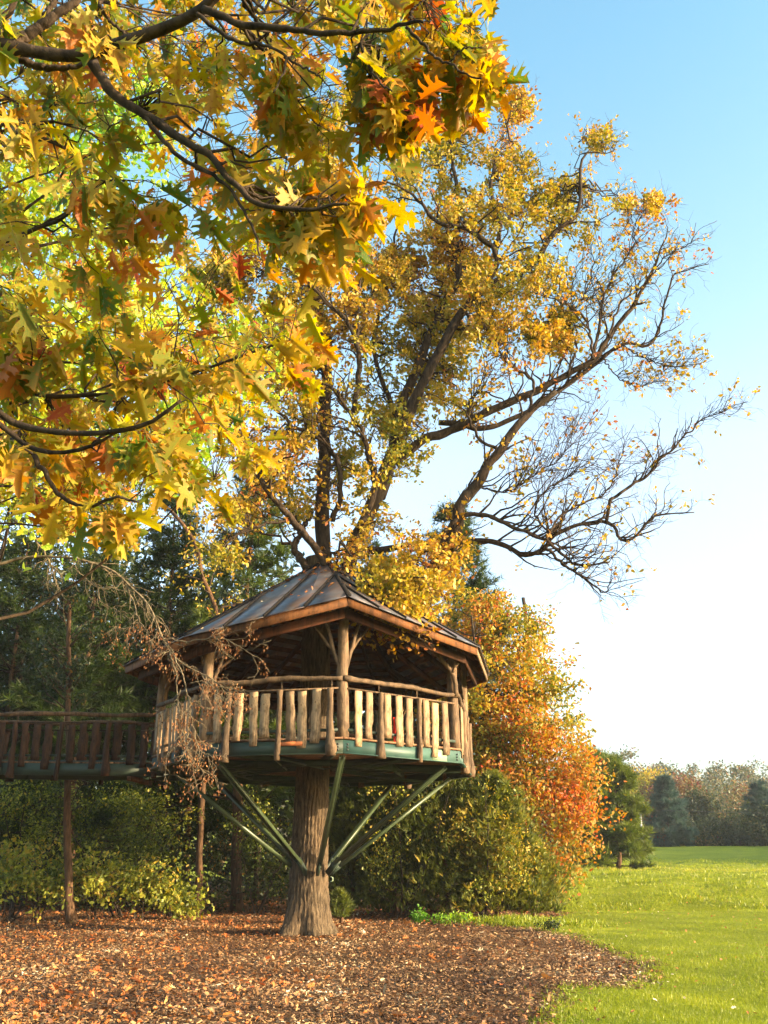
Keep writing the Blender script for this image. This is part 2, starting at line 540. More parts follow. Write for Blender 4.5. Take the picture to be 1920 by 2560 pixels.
def attach(Tg, SK, SR, K=8, wig=.12, lift=.15, cost_up=.6, rmax=.05, r1=.006):
    """Branches from the nearest wood to each target point."""
    out = []; rad = []
    for tg in Tg:
        d = SK - tg
        dist = np.linalg.norm(d, axis=1) + cost_up * np.maximum(0, d[:, 2])
        i = int(np.argmin(dist))
        s = SK[i]; v = tg - s; Ln = np.linalg.norm(v)
        tt = np.linspace(0, 1, K)[:, None]
        mid = s + v * .5 + np.array([0, 0, lift * Ln]) + rng.normal(size=3) * .08 * Ln
        q = (1 - tt) ** 2 * s + 2 * tt * (1 - tt) * mid + tt ** 2 * tg
        n = rng.normal(size=(K, 3)) * wig * Ln / K; n[0] = 0
        out.append(q + n)
        ra = min(SR[i] * .6, rmax, .01 + .018 * Ln)
        rad.append(np.linspace(max(ra, r1), r1, K))
    return np.array(out), np.array(rad)

# leaf templates: (verts, loops, counts, edge value per vertex)
def tmpl(half, fold=.25, curl=.25, stalk=True):
    r = [(0, 0)] + half + [(0, 1)]
    n = len(half)
    vs = []; ed = []
    for x, y in r:
        vs.append((x, y, abs(x) * fold - curl * (y - .4) ** 2)); ed.append(min(1, abs(x) * 2.6))
    for x, y in half:
        vs.append((-x * .95, y + .015, abs(x) * fold - curl * (y - .4) ** 2)); ed.append(min(1, abs(x) * 2.6))
    ed[n + 1] = .8
    l = list(range(0, n + 2)) + [0, n + 1] + list(range(2 * n + 1, n + 1, -1))
    c = [n + 2, n + 2]
    if stalk:
        k = len(vs)
        vs += [(-.012, 0, 0), (.012, 0, 0), (.01, -.3, .05), (-.01, -.3, .05)]; ed += [.2] * 4
        l += [k, k + 3, k + 2, k + 1]; c += [4]
    return np.array(vs, float), np.array(l, np.int32), np.array(c, np.int32), np.array(ed, float)
RO1 = [(.04, .05), (.17, .09), (.07, .17), (.09, .24), (.30, .24), (.40, .34), (.26, .32), (.11, .38), (.12, .45), (.30, .49), (.50, .62), (.40, .58), (.33, .60), (.36, .70), (.24, .62), (.11, .62), (.12, .70), (.24, .80), (.27, .92), (.15, .83), (.08, .88)]
RO2 = [(.05, .08), (.22, .13), (.08, .20), (.10, .28), (.36, .32), (.27, .37), (.32, .46), (.18, .42), (.10, .44), (.11, .52), (.44, .66), (.28, .63), (.30, .76), (.20, .68), (.10, .68), (.11, .76), (.24, .90), (.12, .86), (.06, .92)]
RO3 = [(.03, .06), (.12, .06), (.06, .15), (.11, .26), (.26, .20), (.34, .27), (.20, .32), (.12, .37), (.14, .47), (.38, .46), (.55, .54), (.42, .56), (.44, .68), (.30, .60), (.13, .60), (.12, .69), (.30, .75), (.24, .78), (.22, .90), (.10, .84), (.05, .90)]
T_RO = [tmpl(RO1, .3, .3), tmpl(RO2, .5, .6), tmpl(RO3, -.3, .4), tmpl(RO2, .9, .3), tmpl(RO1, -.6, .8)]
T_LF = [tmpl([(.22, .25), (.30, .6)], .35, .3, False), tmpl([(.30, .35), (.20, .75)], -.2, .2, False), tmpl([(.24, .22), (.12, .42), (.30, .62)], .3, .3, False)]
T_L4 = T_LF[:2]
T_SM = [tmpl([(.30, .4)], .35, .3, False), tmpl([(.24, .55)], -.3, .2, False)]
T_BLADE1 = [(np.array([(-.07, 0, 0), (.07, 0, 0), (.02, 1, .3)]), np.array([0, 1, 2], np.int32), np.array([3], np.int32), np.zeros(3))]
def quad_t(w=.3):
    return (np.array([(-w / 2, 0, 0), (w / 2, 0, .03), (w * .4, 1, 0), (-w * .45, .9, .05)], float), np.array([0, 1, 2, 3], np.int32), np.array([4], np.int32), np.zeros(4))
def tuft_t(n, L=1.0, w=.05, spread=1.0):
    v = []; l = []; c = []
    for i in range(n):
        a = random.uniform(0, 2 * PI); e = random.uniform(.15, 1.25) * spread
        d = np.array([math.sin(e) * math.cos(a), math.cos(e), math.sin(e) * math.sin(a)])
        p = np.cross(d, (random.random(), random.random(), random.random())); p /= np.linalg.norm(p)
        q = len(v); ll = L * random.uniform(.7, 1.1)
        b = d * .03
        v += [b - p * w / 2, b + p * w / 2, d * ll]; l += [q, q + 1, q + 2]; c.append(3)
    return np.array(v), np.array(l, np.int32), np.array(c, np.int32), np.zeros(len(v))
T_TUFT = [tuft_t(9, 1, .085), tuft_t(9, 1, .075), tuft_t(8, 1, .09)]
T_SPRAY = [tuft_t(7, 1, .17, .55), tuft_t(7, 1, .15, .6), tuft_t(6, 1, .18, .5)]
T_CHIP = [quad_t(.3), quad_t(.45), quad_t(.18)]
T_BLADE = [(np.array([(-.06, 0, 0), (.06, 0, 0), (.0, .55, .05), (.02, 1, .35)]) , np.array([0, 1, 2, 0, 2, 3][:3] + [2, 1, 3], np.int32), np.array([3, 3], np.int32), np.zeros(4))]

def frames(Yd, roll=None):
    """Rotation matrices whose local +Y points along Yd, with a random roll (or facing given normals)."""
    n = len(Yd)
    Yd = Yd / (np.linalg.norm(Yd, axis=1, keepdims=True) + 1e-9)
    ref = rng.normal(size=(n, 3)) if roll is None else roll
    Z = ref - Yd * np.sum(ref * Yd, axis=1, keepdims=True)
    Z /= np.linalg.norm(Z, axis=1, keepdims=True) + 1e-9
    X = np.cross(Yd, Z)
    return np.stack([X, Yd, Z], axis=2)       # columns

def leaves(cat, pos, Yd, size, tone, T, roll=None, rim=None):
    """Adds one leaf of template family T per position."""
    n = len(pos)
    if n == 0: return
    Rm = frames(Yd, roll)
    pick = rng.integers(0, len(T), n)
    for ti, (tv, tl, tc, te) in enumerate(T):
        s = np.where(pick == ti)[0]
        if len(s) == 0: continue
        V = np.einsum('nij,vj->nvi', Rm[s], tv) * size[s][:, None, None] + pos[s][:, None, :]
        nv = len(tv)
        Lx = (tl[None] + (np.arange(len(s)) * nv)[:, None]).reshape(-1)
        Cx = np.tile(tc, len(s))
        cat.add(V.reshape(-1, 3), Lx, Cx, np.repeat(tone[s], nv),
                np.tile(te, len(s)) if rim is not None else None,
                np.repeat(rim[s], nv) if rim is not None else None)

def clus(n, c, r):                        # n points scattered about each centre
    k = len(c)
    return (c[:, None, :] + rng.normal(size=(k, n, 3)) * np.asarray(r)).reshape(-1, 3)

def patch(p, f=1.0, seed=0.0):            # smooth patchiness, 0..1
    return .5 + .25 * (np.sin(p[:, 0] * f * 1.7 + seed) * np.cos(p[:, 2] * f * 1.3 + seed * 2) + np.sin((p[:, 1] + p[:, 2]) * f * 2.1 + seed * 3 + p[:, 0] * f))

# ------------------------------------------------------------------ the ground
gx = np.unique(np.concatenate([-np.geomspace(16, 420, 26), np.arange(-16, 26.1, .28), np.geomspace(26, 420, 26)]))
gy = np.unique(np.concatenate([np.linspace(-60, 8, 12), np.arange(8, 46, .28), np.geomspace(46, 130, 50), np.geomspace(130, 700, 40)]))
XX, YY = np.meshgrid(gx, gy)
gv = np.stack([XX, YY, hgt(XX, YY)], -1).reshape(-1, 3)
nx, ny = len(gx), len(gy)
ii = (np.arange(ny - 1)[:, None] * nx + np.arange(nx - 1)).reshape(-1)
gq = np.stack([ii, ii + 1, ii + 1 + nx, ii + nx], -1)
o = add_mesh('lawn', gv, gq.reshape(-1), np.full(len(gq), 4), 'lawn', smooth_shade=True)
tag(o, kind='structure')

bed_px = [(1250, 2760), (1330, 2600), (1366, 2560), (1389, 2517), (1405, 2484), (1470, 2474), (1560, 2468), (1618, 2456), (1636, 2440), (1626, 2408), (1565, 2385), (1500, 2364), (1440, 2345), (1370, 2328), (1290, 2314)]
BED = [tuple(G(*p)[:2]) for p in bed_px] + [(5.2, 29.5), (5.5, 34), (3, 52), (-45, 58), (-45, 3), (1.2, 3)]
bx_, by_ = np.arange(-45, 9, .36), np.arange(3, 58, .36)
BX, BY = np.meshgrid(bx_, by_)
bv = np.stack([BX, BY, hgt(BX, BY) + .006], -1)
bi = (np.arange(len(by_) - 1)[:, None] * len(bx_) + np.arange(len(bx_) - 1)).reshape(-1)
cxm = (BX[:-1, :-1] + .18).reshape(-1); cym = (BY[:-1, :-1] + .18).reshape(-1)
mk = inpoly(cxm + .12 * np.sin(cym * 3), cym + .1 * np.sin(cxm * 5), BED)
bi = bi[mk]
bq = np.stack([bi, bi + 1, bi + 1 + len(bx_), bi + len(bx_)], -1)
used = np.unique(bq); remap = np.full(bv.reshape(-1, 3).shape[0], -1); remap[used] = np.arange(len(used))
o = add_mesh('mulch_bed', bv.reshape(-1, 3)[used], remap[bq].reshape(-1), np.full(len(bq), 4), 'mulch', smooth_shade=True)
tag(o, kind='structure')

# ------------------------------------------------------------------ the treehouse
CX, CY, RD, EXC, PHI = -1.463, 22.017, 4.645, .756, .213
DZ = 3.55
def corner(k, R=RD, z=DZ):
    a = PHI + k * PI / 4
    return np.array([CX + EXC * R * math.sin(a), CY - R * math.cos(a), z])
TH_ = thing('treehouse', 'octagonal treehouse with grey metal roof and rustic slatted railing built around the oak trunk', 'treehouse', (CX, CY, 0))

def clip(poly, a, b, c):                # keeps a*x + b*y <= c
    out = []
    n = len(poly)
    for i in range(n):
        p, q = poly[i], poly[(i + 1) % n]
        dp, dq = a * p[0] + b * p[1] - c, a * q[0] + b * q[1] - c
        if dp <= 0: out.append(p)
        if (dp < 0 < dq) or (dq < 0 < dp):
            t = dp / (dp - dq)
            out.append((p[0] + t * (q[0] - p[0]), p[1] + t * (q[1] - p[1])))
    return out

def prism(poly3, down):                 # a flat polygon with thickness
    n = len(poly3)
    p = [np.array(q, float) for q in poly3]; d = np.asarray(down, float)
    f = [tuple(range(n)), tuple(range(2 * n - 1, n - 1, -1))]
    f += [(i, i + n, (i + 1) % n + n, (i + 1) % n) for i in range(n)]
    return p + [q + d for q in p], f

# deck planks
octo = [tuple(corner(k, RD - .06)[:2]) for k in range(8)]
y = CY - RD
while y < CY + RD:
    pl = clip(clip(octo, 0, -1, -(y)), 0, 1, y + .142)
    if len(pl) > 2:
        MB().add(*prism([(a, b, DZ) for a, b in pl], (0, 0, -.035))).build('deck_plank', 'plank', TH_)
    y += .15
# perimeter channels, bolts
for k in range(8):
    a, b = corner(k, RD), corner(k + 1, RD)
    d = (b - a) / np.linalg.norm(b - a); nrm = np.array([d[1], -d[0], 0])
    z0 = np.array([0, 0, -.17])
    m = MB()
    m.box(a + z0 - nrm * .0, b + z0 - nrm * .0, .012, .235)
    m.box(a + z0 + (0, 0, .112) - nrm * .045, b + z0 + (0, 0, .112) - nrm * .045, .1, .012)
    m.box(a + z0 - (0, 0, .112) + nrm * .02, b + z0 - (0, 0, .112) + nrm * .02, .11, .012)
    bm_ = m.build('deck_beam', 'lit_teal_steel' if k in (0, 1) else 'green_steel', TH_)  # sunward sides get the copy with sunlight in its colour
    MB().box(a + (0, 0, -.018) + nrm * .012, b + (0, 0, -.018) + nrm * .012, .03, .032).build('edge_board', 'plank', TH_)
    if k in (0, 7):
        for s in ((.12,), (.12,), (.12,), (-.12,), (-.12,)):
            pass
        for i_, base in ((0, a + d * .09), (1, b - d * .09)):
            for zz in (-.12, -.17, -.22):
                q = base + (0, 0, zz) + nrm * .006
                MB().tube([q, q + nrm * .02], [.017, .015], 8).build('bolt', 'bolt', bm_)
    if k == 0:
        q0 = a + d * 2.22; q1 = a + d * 2.62
        tag(MB().box(q0 + z0 + nrm * .0085, q1 + z0 + nrm * .0085, .004, .2).build('repair_plate', 'pale_steel', bm_), 'pale yellow green patch on the teal beam')
    if k == 7:
        q0 = b - d * 1.25; q1 = b - d * .75
        MB().box(q0 + (0, 0, -.1) + nrm * .03, q1 + (0, 0, -.1) + nrm * .03, .03, .07).build('orange_block', 'orange', TH_)
# joists under the deck
for k in range(8):
    a = corner(k, RD - .08, DZ - .12); c_ = np.array([CX, CY, DZ - .12])
    u = (a - c_) / np.linalg.norm(a - c_)
    MB().box(c_ + u * .62, a, .06, .15).build('radial_joist', 'green_steel', TH_)
    a2, b2 = corner(k, RD * .55, DZ - .27), corner(k + 1, RD * .55, DZ - .27)
    MB().box(a2, b2, .06, .12).build('ring_joist', 'green_steel', TH_)
    mid_ = (corner(k, RD - .1, DZ - .3) + corner(k + 1, RD - .1, DZ - .3)) / 2
    MB().tube([corner(k, RD * .3, DZ - .3), mid_], [.018, .018], 6).build('tie_rod', 'green_steel', TH_)
    MB().tube([corner(k + 1, RD * .3, DZ - .3), mid_ + (0, 0, -.01)], [.018, .018], 6).build('tie_rod', 'green_steel', TH_)

# steel braces from the trunk up to the deck corners
for k in range(8):
    rr_ = {0: .97, 1: .90, 2: .86, 3: .86, 7: .86, 6: .86, 5: .86}.get(k, .88)
    t0 = corner(k, .60, 1.38 + .05 * (k % 2)); t1 = corner(k, RD * rr_, DZ - .31)
    t0[0] = CX + (t0[0] - CX) * 1.15
    d = (t1 - t0) / np.linalg.norm(t1 - t0)
    tang = np.cross(d, (0, 0, 1)); tang /= np.linalg.norm(tang); n2 = np.cross(tang, d)
    m = MB().box(t0, t1, .09, .014).box(t0 + tang * .045 - n2 * .03, t1 + tang * .045 - n2 * .03, .012, .075).box(t0 - tang * .045 - n2 * .03, t1 - tang * .045 - n2 * .03, .012, .075)
    m.build('brace', 'brace_steel', TH_)
    f0 = corner(k, .42, 1.2); f1 = t0 + d * .12
    MB().box(f0, f1, .06, .12).build('brace_bracket', 'green_steel', TH_)
aa = np.linspace(0, 2 * PI, 33)
q = P(826, 2198, 21.6)
MB().tube([q + (0, 0, .05), q + (.05, 0, .03), q + (.05, 0, -.03), q + (0, 0, -.05)], [.014] * 4, 6).build('eye_bolt', 'pale_steel', TH_)

# live-edge boards, shared by the railings
def board_mesh(w, seed, h=1.0, th=.026, taper=0.0):
    r = np.random.default_rng(seed)
    K = 9
    z = np.linspace(0, -h, K)
    bend = np.cumsum(r.normal(size=K)) * .0045
    wl = w / 2 * (1 + .10 * r.normal(size=K)) * (1 + taper * np.linspace(0, 1, K)); wr = w / 2 * (1 + .10 * r.normal(size=K)) * (1 + taper * np.linspace(0, 1, K))
    v = []
    for i in range(K):
        t = th * (1 + .1 * r.normal())
        cut = r.normal() * .004
        v += [(bend[i] - wl[i], -t / 2, z[i] + cut), (bend[i] + wr[i], -t / 2, z[i]), (bend[i] + wr[i] * .93, t / 2, z[i]), (bend[i] - wl[i] * .93, t / 2, z[i])]
    f = []
    for i in range(K - 1):
        a = i * 4
        for j in range(4):
            f.append((a + j, a + (j + 1) % 4, a + 4 + (j + 1) % 4, a + 4 + j))
    f += [(3, 2, 1, 0), tuple((K - 1) * 4 + j for j in range(4))]
    me = MB().add(v, f)
    return mesh_only(me, 'board', None)
def log_mesh(rad, seed, h=1.0, flare=0.0):
    r = np.random.default_rng(seed)
    K = 10
    z = np.linspace(0, -h, K)
    pts = np.stack([np.cumsum(r.normal(size=K)) * .006, np.cumsum(r.normal(size=K)) * .004, z], 1)
    R = rad * (1 + .08 * r.normal(size=K)) * (1 + flare * np.linspace(0, 1, K) ** 2)
    m = MB(); m.tube(pts, R, 9, .04)
    return mesh_only(m, 'log', None)
def mesh_only(m, name, mat):
    o = m.build(name, mat); me = o.data
    bpy.data.objects.remove(o)
    return me
def with_mat(me, mat):
    c = me.copy(); c.materials.clear(); c.materials.append(M[mat]); return c
BOARDS = [board_mesh(w, s, taper=t) for s, (w, t) in enumerate([(.17, -.1), (.155, .1), (.175, .05), (.14, 0), (.185, -.15), (.16, .2)])]
B_PALE = [with_mat(b, 'slat') for b in BOARDS]; B_DARK = [with_mat(b, 'slat_shaded') for b in BOARDS]
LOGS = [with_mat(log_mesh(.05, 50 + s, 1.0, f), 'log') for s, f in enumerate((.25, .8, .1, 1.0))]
LOGS_DARK = [with_mat(b, 'slat_shaded') for b in LOGS]

def place(name, me, p, yaw, zs, parent, tilt=0.0):
    o = bpy.data.objects.new(name, me); COL.objects.link(o)
    o.parent = parent; o.matrix_parent_inverse = Inv(parent)
    o.location = p; o.rotation_euler = (0, tilt, yaw); o.scale = (1, 1, zs)
    return o

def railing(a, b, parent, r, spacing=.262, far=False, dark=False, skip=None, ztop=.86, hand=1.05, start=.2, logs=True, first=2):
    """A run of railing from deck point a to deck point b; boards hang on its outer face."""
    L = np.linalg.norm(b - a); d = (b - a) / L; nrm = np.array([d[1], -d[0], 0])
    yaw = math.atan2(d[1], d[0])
    MB().box(a + (0, 0, ztop + .01), b + (0, 0, ztop + .01), .035, .028).build('rail_bar', 'log' if not dark else 'slat_shaded', parent)
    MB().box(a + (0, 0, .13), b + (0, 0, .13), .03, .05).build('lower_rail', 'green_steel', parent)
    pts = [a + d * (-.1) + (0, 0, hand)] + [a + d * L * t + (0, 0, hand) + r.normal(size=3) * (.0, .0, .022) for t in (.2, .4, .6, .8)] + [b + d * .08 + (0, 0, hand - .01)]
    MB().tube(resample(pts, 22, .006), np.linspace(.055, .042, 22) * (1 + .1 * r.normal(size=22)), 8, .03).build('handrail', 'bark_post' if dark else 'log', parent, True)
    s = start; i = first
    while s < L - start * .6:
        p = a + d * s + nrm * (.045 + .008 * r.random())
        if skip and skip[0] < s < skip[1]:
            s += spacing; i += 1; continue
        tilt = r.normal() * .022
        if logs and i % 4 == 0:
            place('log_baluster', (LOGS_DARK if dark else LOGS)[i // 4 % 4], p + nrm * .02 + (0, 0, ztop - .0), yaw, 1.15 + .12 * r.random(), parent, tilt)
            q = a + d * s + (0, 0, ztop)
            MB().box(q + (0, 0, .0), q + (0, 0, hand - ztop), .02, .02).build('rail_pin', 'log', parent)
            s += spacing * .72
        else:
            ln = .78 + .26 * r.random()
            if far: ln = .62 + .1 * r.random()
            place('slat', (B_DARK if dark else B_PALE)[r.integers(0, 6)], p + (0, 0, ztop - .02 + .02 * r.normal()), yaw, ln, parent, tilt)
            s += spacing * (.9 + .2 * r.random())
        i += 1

rr = np.random.default_rng(5)
for k in range(8):
    a, b = corner(k, RD - .03), corner(k + 1, RD - .03)
    d = (b - a) / np.linalg.norm(b - a)
    if k == 5:                          # the footbridge enters here
        railing(a + d * .12, a + d * .55, TH_, rr, far=True, logs=False)
        continue
    railing(a + d * .1, b - d * .1, TH_, rr, far=k in (2, 3, 4), first={0: 2, 7: 3}.get(k, 1))
    if k in (2, 3, 4):                  # benches along the far sides
        for off in (.22, .36, .50):
            a3, b3 = corner(k, RD - off, DZ + .45), corner(k + 1, RD - off, DZ + .45)
            MB().box(a3, b3, .12, .035, (0, 0, 1)).build('bench_board', 'plank', TH_)
        a3, b3 = corner(k, RD - .36, DZ + .2), corner(k + 1, RD - .36, DZ + .2)
        MB().box(a3, b3, .05, .42).build('bench_riser', 'plank', TH_)

# roof
EV = {0: P(868, 1497, 16.77), 1: P(1192, 1622, 19.11), 2: P(1217, 1690, 23.15), 6: P(315, 1668, 20.88), 7: P(466, 1597, 17.51)}
for k in (3, 4, 5):
    a = PHI + k * PI / 4
    EV[k] = np.array([CX + EXC * 5.366 * math.sin(a), CY - 5.366 * math.cos(a), 5.5])
APEX = P(814, 1408, 22.0)
for k in range(8):
    e0, e1 = EV[k], EV[(k + 1) % 8]
    U = e1 - e0; L = np.linalg.norm(U); U = U / L
    w = APEX - e0; ua = w @ U; Vv = w - ua * U; H = np.linalg.norm(Vv); Vv = Vv / H
    N = np.cross(U, Vv); N = N if N[2] > 0 else -N
    def at3(s, t, off=0.0): return e0 + U * s + Vv * t + N * off
    def top(s): return H * s / ua if s < ua else H * (L - s) / (L - ua)
    ns = max(4, int(round(L / .74)))
    ed = np.linspace(0, L, ns + 1)
    for i in range(ns):
        s0, s1 = ed[i] + .003, ed[i + 1] - .003
        poly = [(s0, -.05), (s1, -.05), (s1, max(.0, top(s1)))]
        if s0 < ua < s1: poly.append((ua, H))
        poly.append((s0, max(.0, top(s0))))
        v, f = prism([at3(s, t, .06) for s, t in poly], -N * .012)
        pn = MB().add(v, f).build('roof_panel', 'roof', TH_)
        if i > 0:
            a_, b_ = at3(ed[i], -.05, .075), at3(ed[i], top(ed[i]), .075)
            MB().box(a_, b_, .03, .045, N).build('standing_seam', 'seam', pn)
    # hip cap
    MB().box(e0 + N * .07, APEX + N * .07, .09, .03, (0, 0, 1)).build('hip_cap', 'seam', TH_)
    # sheathing boards with gaps, below the metal
    t = .1
    while t < H - .5:
        sa, sb = ua * t / H, L - (L - ua) * t / H
        MB().box(at3(sa + .04, t, -.0), at3(sb - .04, t, -.0), .15, .022, N).build('sheathing_board', 'rafter', TH_)
        t += .33
    for fr in (.0, .25, .5, .75):
        s = L * fr
        tt = top(s) if fr > 0 else H
        a_, b_ = (at3(s, .05, -.08), at3(s if fr > 0 else ua, tt - .1, -.08))
        if fr > 0 and tt > .6:
            MB().box(a_, b_, .045, .13, N).build('rafter', 'rafter', TH_)
        elif fr == 0:
            MB().box(e0 - N * .08 + (APEX - e0) * .02, APEX - N * .08, .07, .15, (0, 0, 1)).build('hip_rafter', 'rafter', TH_)
    # fascia and eave beam
    dn = np.array([0, 0, -1.0])
    MB().box(e0 + dn * .055, e1 + dn * .055, .03, .15).build('fascia_board', 'fascia' if k != 1 else 'slat', TH_)  # paler wood on the sunward side stands in for sunlight
    inn = lambda p: np.array([CX, CY, p[2]]) + (p - np.array([CX, CY, p[2]])) * .93
    MB().box(inn(e0) + dn * .17, inn(e1) + dn * .17, .05, .17).build('eave_beam', 'rafter', TH_)

# corner posts with forked branches
for k in range(8):
    c0 = corner(k, RD - .14); c1 = c0.copy()
    pe = EV[k]; fr = np.linalg.norm(c0[:2] - (CX, CY)) / np.linalg.norm(pe[:2] - np.array((CX, CY)))
    c1[2] = pe[2] + (APEX[2] - pe[2]) * (1 - fr) - .1
    K = 12
    pts = resample([c0, c0 * .5 + c1 * .5 + rng.normal(size=3) * .012, c1], K, .006)
    post = MB().tube(pts, np.linspace(.115, .09, K), 12, .03).build('post', 'log', TH_, True)
    for sgn in (-1, 1):
        n_ = corner(k + sgn, RD - .2); dr = (n_ - c0); dr /= np.linalg.norm(dr)
        zz = c1[2] - DZ
        z_ = lambda h: np.array([0, 0, h])
        if k == 1 and sgn == -1:
            f = [c0 + dr * .02 + z_(1.02) + (.06, -.12, 0), c0 + dr * .05 + z_(1.45) + (.03, -.12, 0), c0 + dr * .38 + z_(1.78), c0 + dr * .75 + z_(zz - .02)]
            MB().tube(resample(f, 12, .008), np.linspace(.05, .035, 12), 8, .04).build('forked_branch', 'log', post, True)
            g = c0 + dr * .08 + z_(1.48) + np.array((.03, -.14, 0))
            MB().tube([g, g + (.06, -.02, .10), g + (.05, -.02, .22)], [.03, .027, .022], 7, .05).tube([g + (.06, -.02, .09), g + (.13, -.02, .19)], [.024, .018], 7, .05).build('forked_branch', 'log', post, True)
            continue
        f = [c0 + dr * .06 + z_(zz * .48), c0 + dr * .22 + z_(zz * .66), c0 + dr * .38 + z_(zz * .84), c0 + dr * .5 + z_(zz * .98)]
        MB().tube(resample(f, 10, .01), np.linspace(.045, .022, 10), 7, .04).build('forked_branch', 'log', post, True)
        f = [c0 + dr * .20 + z_(zz * .62), c0 + dr * .5 + z_(zz * .76), c0 + dr * .78 + z_(zz * .9)]
        MB().tube(resample(f, 8, .01), np.linspace(.032, .018, 8), 7, .04).build('forked_branch', 'log', post, True)

# red cloth inside the rail
q = P(992, 1795, 21.5)
v = []; f = []
for i in range(9):
    for j in range(4):
        v.append((q[0] - .08 + j * .05 + .01 * math.sin(i), q[1] + .03 * math.sin(j * 2.1 + i * .5), 4.42 - i * .07))
for i in range(8):
    for j in range(3):
        a = i * 4 + j; f.append((a, a + 1, a + 5, a + 4))
nv = len(v)
v2 = v + [(x, y + .015, z) for x, y, z in v]
f2 = f + [tuple(nv + i for i in reversed(t)) for t in f]
tag(MB().add(v2, f2).build('red_cloth', 'red', None, True), 'bright red cloth hanging behind the pale slats of the treehouse railing', 'cloth')

# ------------------------------------------------------------------ the footbridge
FB = thing('footbridge', 'dark slatted footbridge leading left from the treehouse deck', 'footbridge', (-9, 23.4, 0))
fa, fb = np.array([-16.0, 22.7, DZ + .1]), np.array([-4.95, 22.55, DZ])
ba, bb = np.array([-16.0, 24.2, DZ + .1]), np.array([-4.85, 24.05, DZ])
rf = np.random.default_rng(9)
for (a, b) in ((fa, fb), (bb, ba)):
    d = (b - a) / np.linalg.norm(b - a)
    nseg = 3
    for i in range(nseg):
        p0, p1 = a + (b - a) * i / nseg, a + (b - a) * (i + 1) / nseg
        MB().box(p0 + (0, 0, -.17), p1 - d * .02 + (0, 0, -.17), .06, .26).build('bridge_beam', 'green_steel', FB)
        railing(p0, p1, FB, rf, spacing=.3, dark=True, first=2 + i)  # dark boards and handrail carry painted shade along the bridge
n_ = 74
for i in range(n_):
    t = i / n_; p0 = fa + (fb - fa) * t; p1 = ba + (bb - ba) * t
    MB().box(p0 + (.07, 0, -.02), p1 + (.07, 0, -.02), .138, .035).build('bridge_plank', 'plank', FB)
for t in (.12, .55, .93):
    p0 = fa + (fb - fa) * t; p1 = ba + (bb - ba) * t
    MB().box(p0 + (0, -.05, -.36), p1 + (0, .05, -.36), .12, .10).build('cross_beam', 'fascia', FB)
for t, nm in ((.16, 0),):
    p1 = ba + (bb - ba) * t
    g = np.array([p1[0], p1[1], float(hgt(p1[0], p1[1])) - .1])
    MB().tube(resample([g, (g + p1) / 2 + (.02, 0, 0), p1 + (0, 0, -.4)], 8), np.linspace(.12, .1, 8), 10, .03).build('support_post', 'bark_post', FB, True)

# ------------------------------------------------------------------ the oak that carries the treehouse
HB = np.array([CX - .13, CY + .02, 0.0]); HB[2] = float(hgt(HB[0], HB[1]))
HT = thing('oak_tree', 'big golden leaved oak with spreading crooked limbs growing up through the treehouse', 'tree', tuple(HB))
# trunk, furrowed
K, S = 150, 132
zz = np.linspace(-.15, 8.2, K)
ang = np.arange(S) * 2 * PI / S
Rz = np.interp(zz, [-.15, 0, .25, .6, 1.2, 2.2, 3.5, 5.5, 8.2], [.60, .53, .455, .405, .372, .345, .32, .30, .25])
cxz = np.interp(zz, [0, 2, 4, 8.2], [-.03, .0, .03, .02])
A, Z = np.meshgrid(ang, zz)
flare = np.exp(-np.maximum(Z, 0) / .35) * .19 * (np.sin(A * 5 + 1) + .6 * np.sin(A * 3 + 2.5))
ph = 1.2 * np.sin(Z * .9 + A) + .9 * np.sin(Z * 2.3 + A * 2 + 1) + .5 * np.sin(Z * 5.1 + A * 3)
fur = np.abs(np.sin(A * 15 + ph)) ** .6 * .026 + .012 * np.abs(np.sin(A * 27 + ph * 1.7 + Z * 3)) + .010 * np.sin(Z * 22 + 6 * np.sin(A * 7 + Z * 2)) * np.abs(np.sin(A * 15 + ph))
fur = fur + .006 * rng.normal(size=A.shape)
Rr = Rz[:, None] * (1 + flare) + fur
tv = np.stack([HB[0] + cxz[:, None] + Rr * np.cos(A), HB[1] + Rr * np.sin(A), HB[2] + Z], -1).reshape(-1, 3)
i = np.arange(S); j = (i + 1) % S; kk = np.arange(K - 1)[:, None] * S
tq = np.stack([kk + i, kk + j, kk + S + j, kk + S + i], -1).reshape(-1)
add_mesh('trunk', tv, tq, np.full((K - 1) * S, 4), 'bark_host', HT, smooth_shade=True)

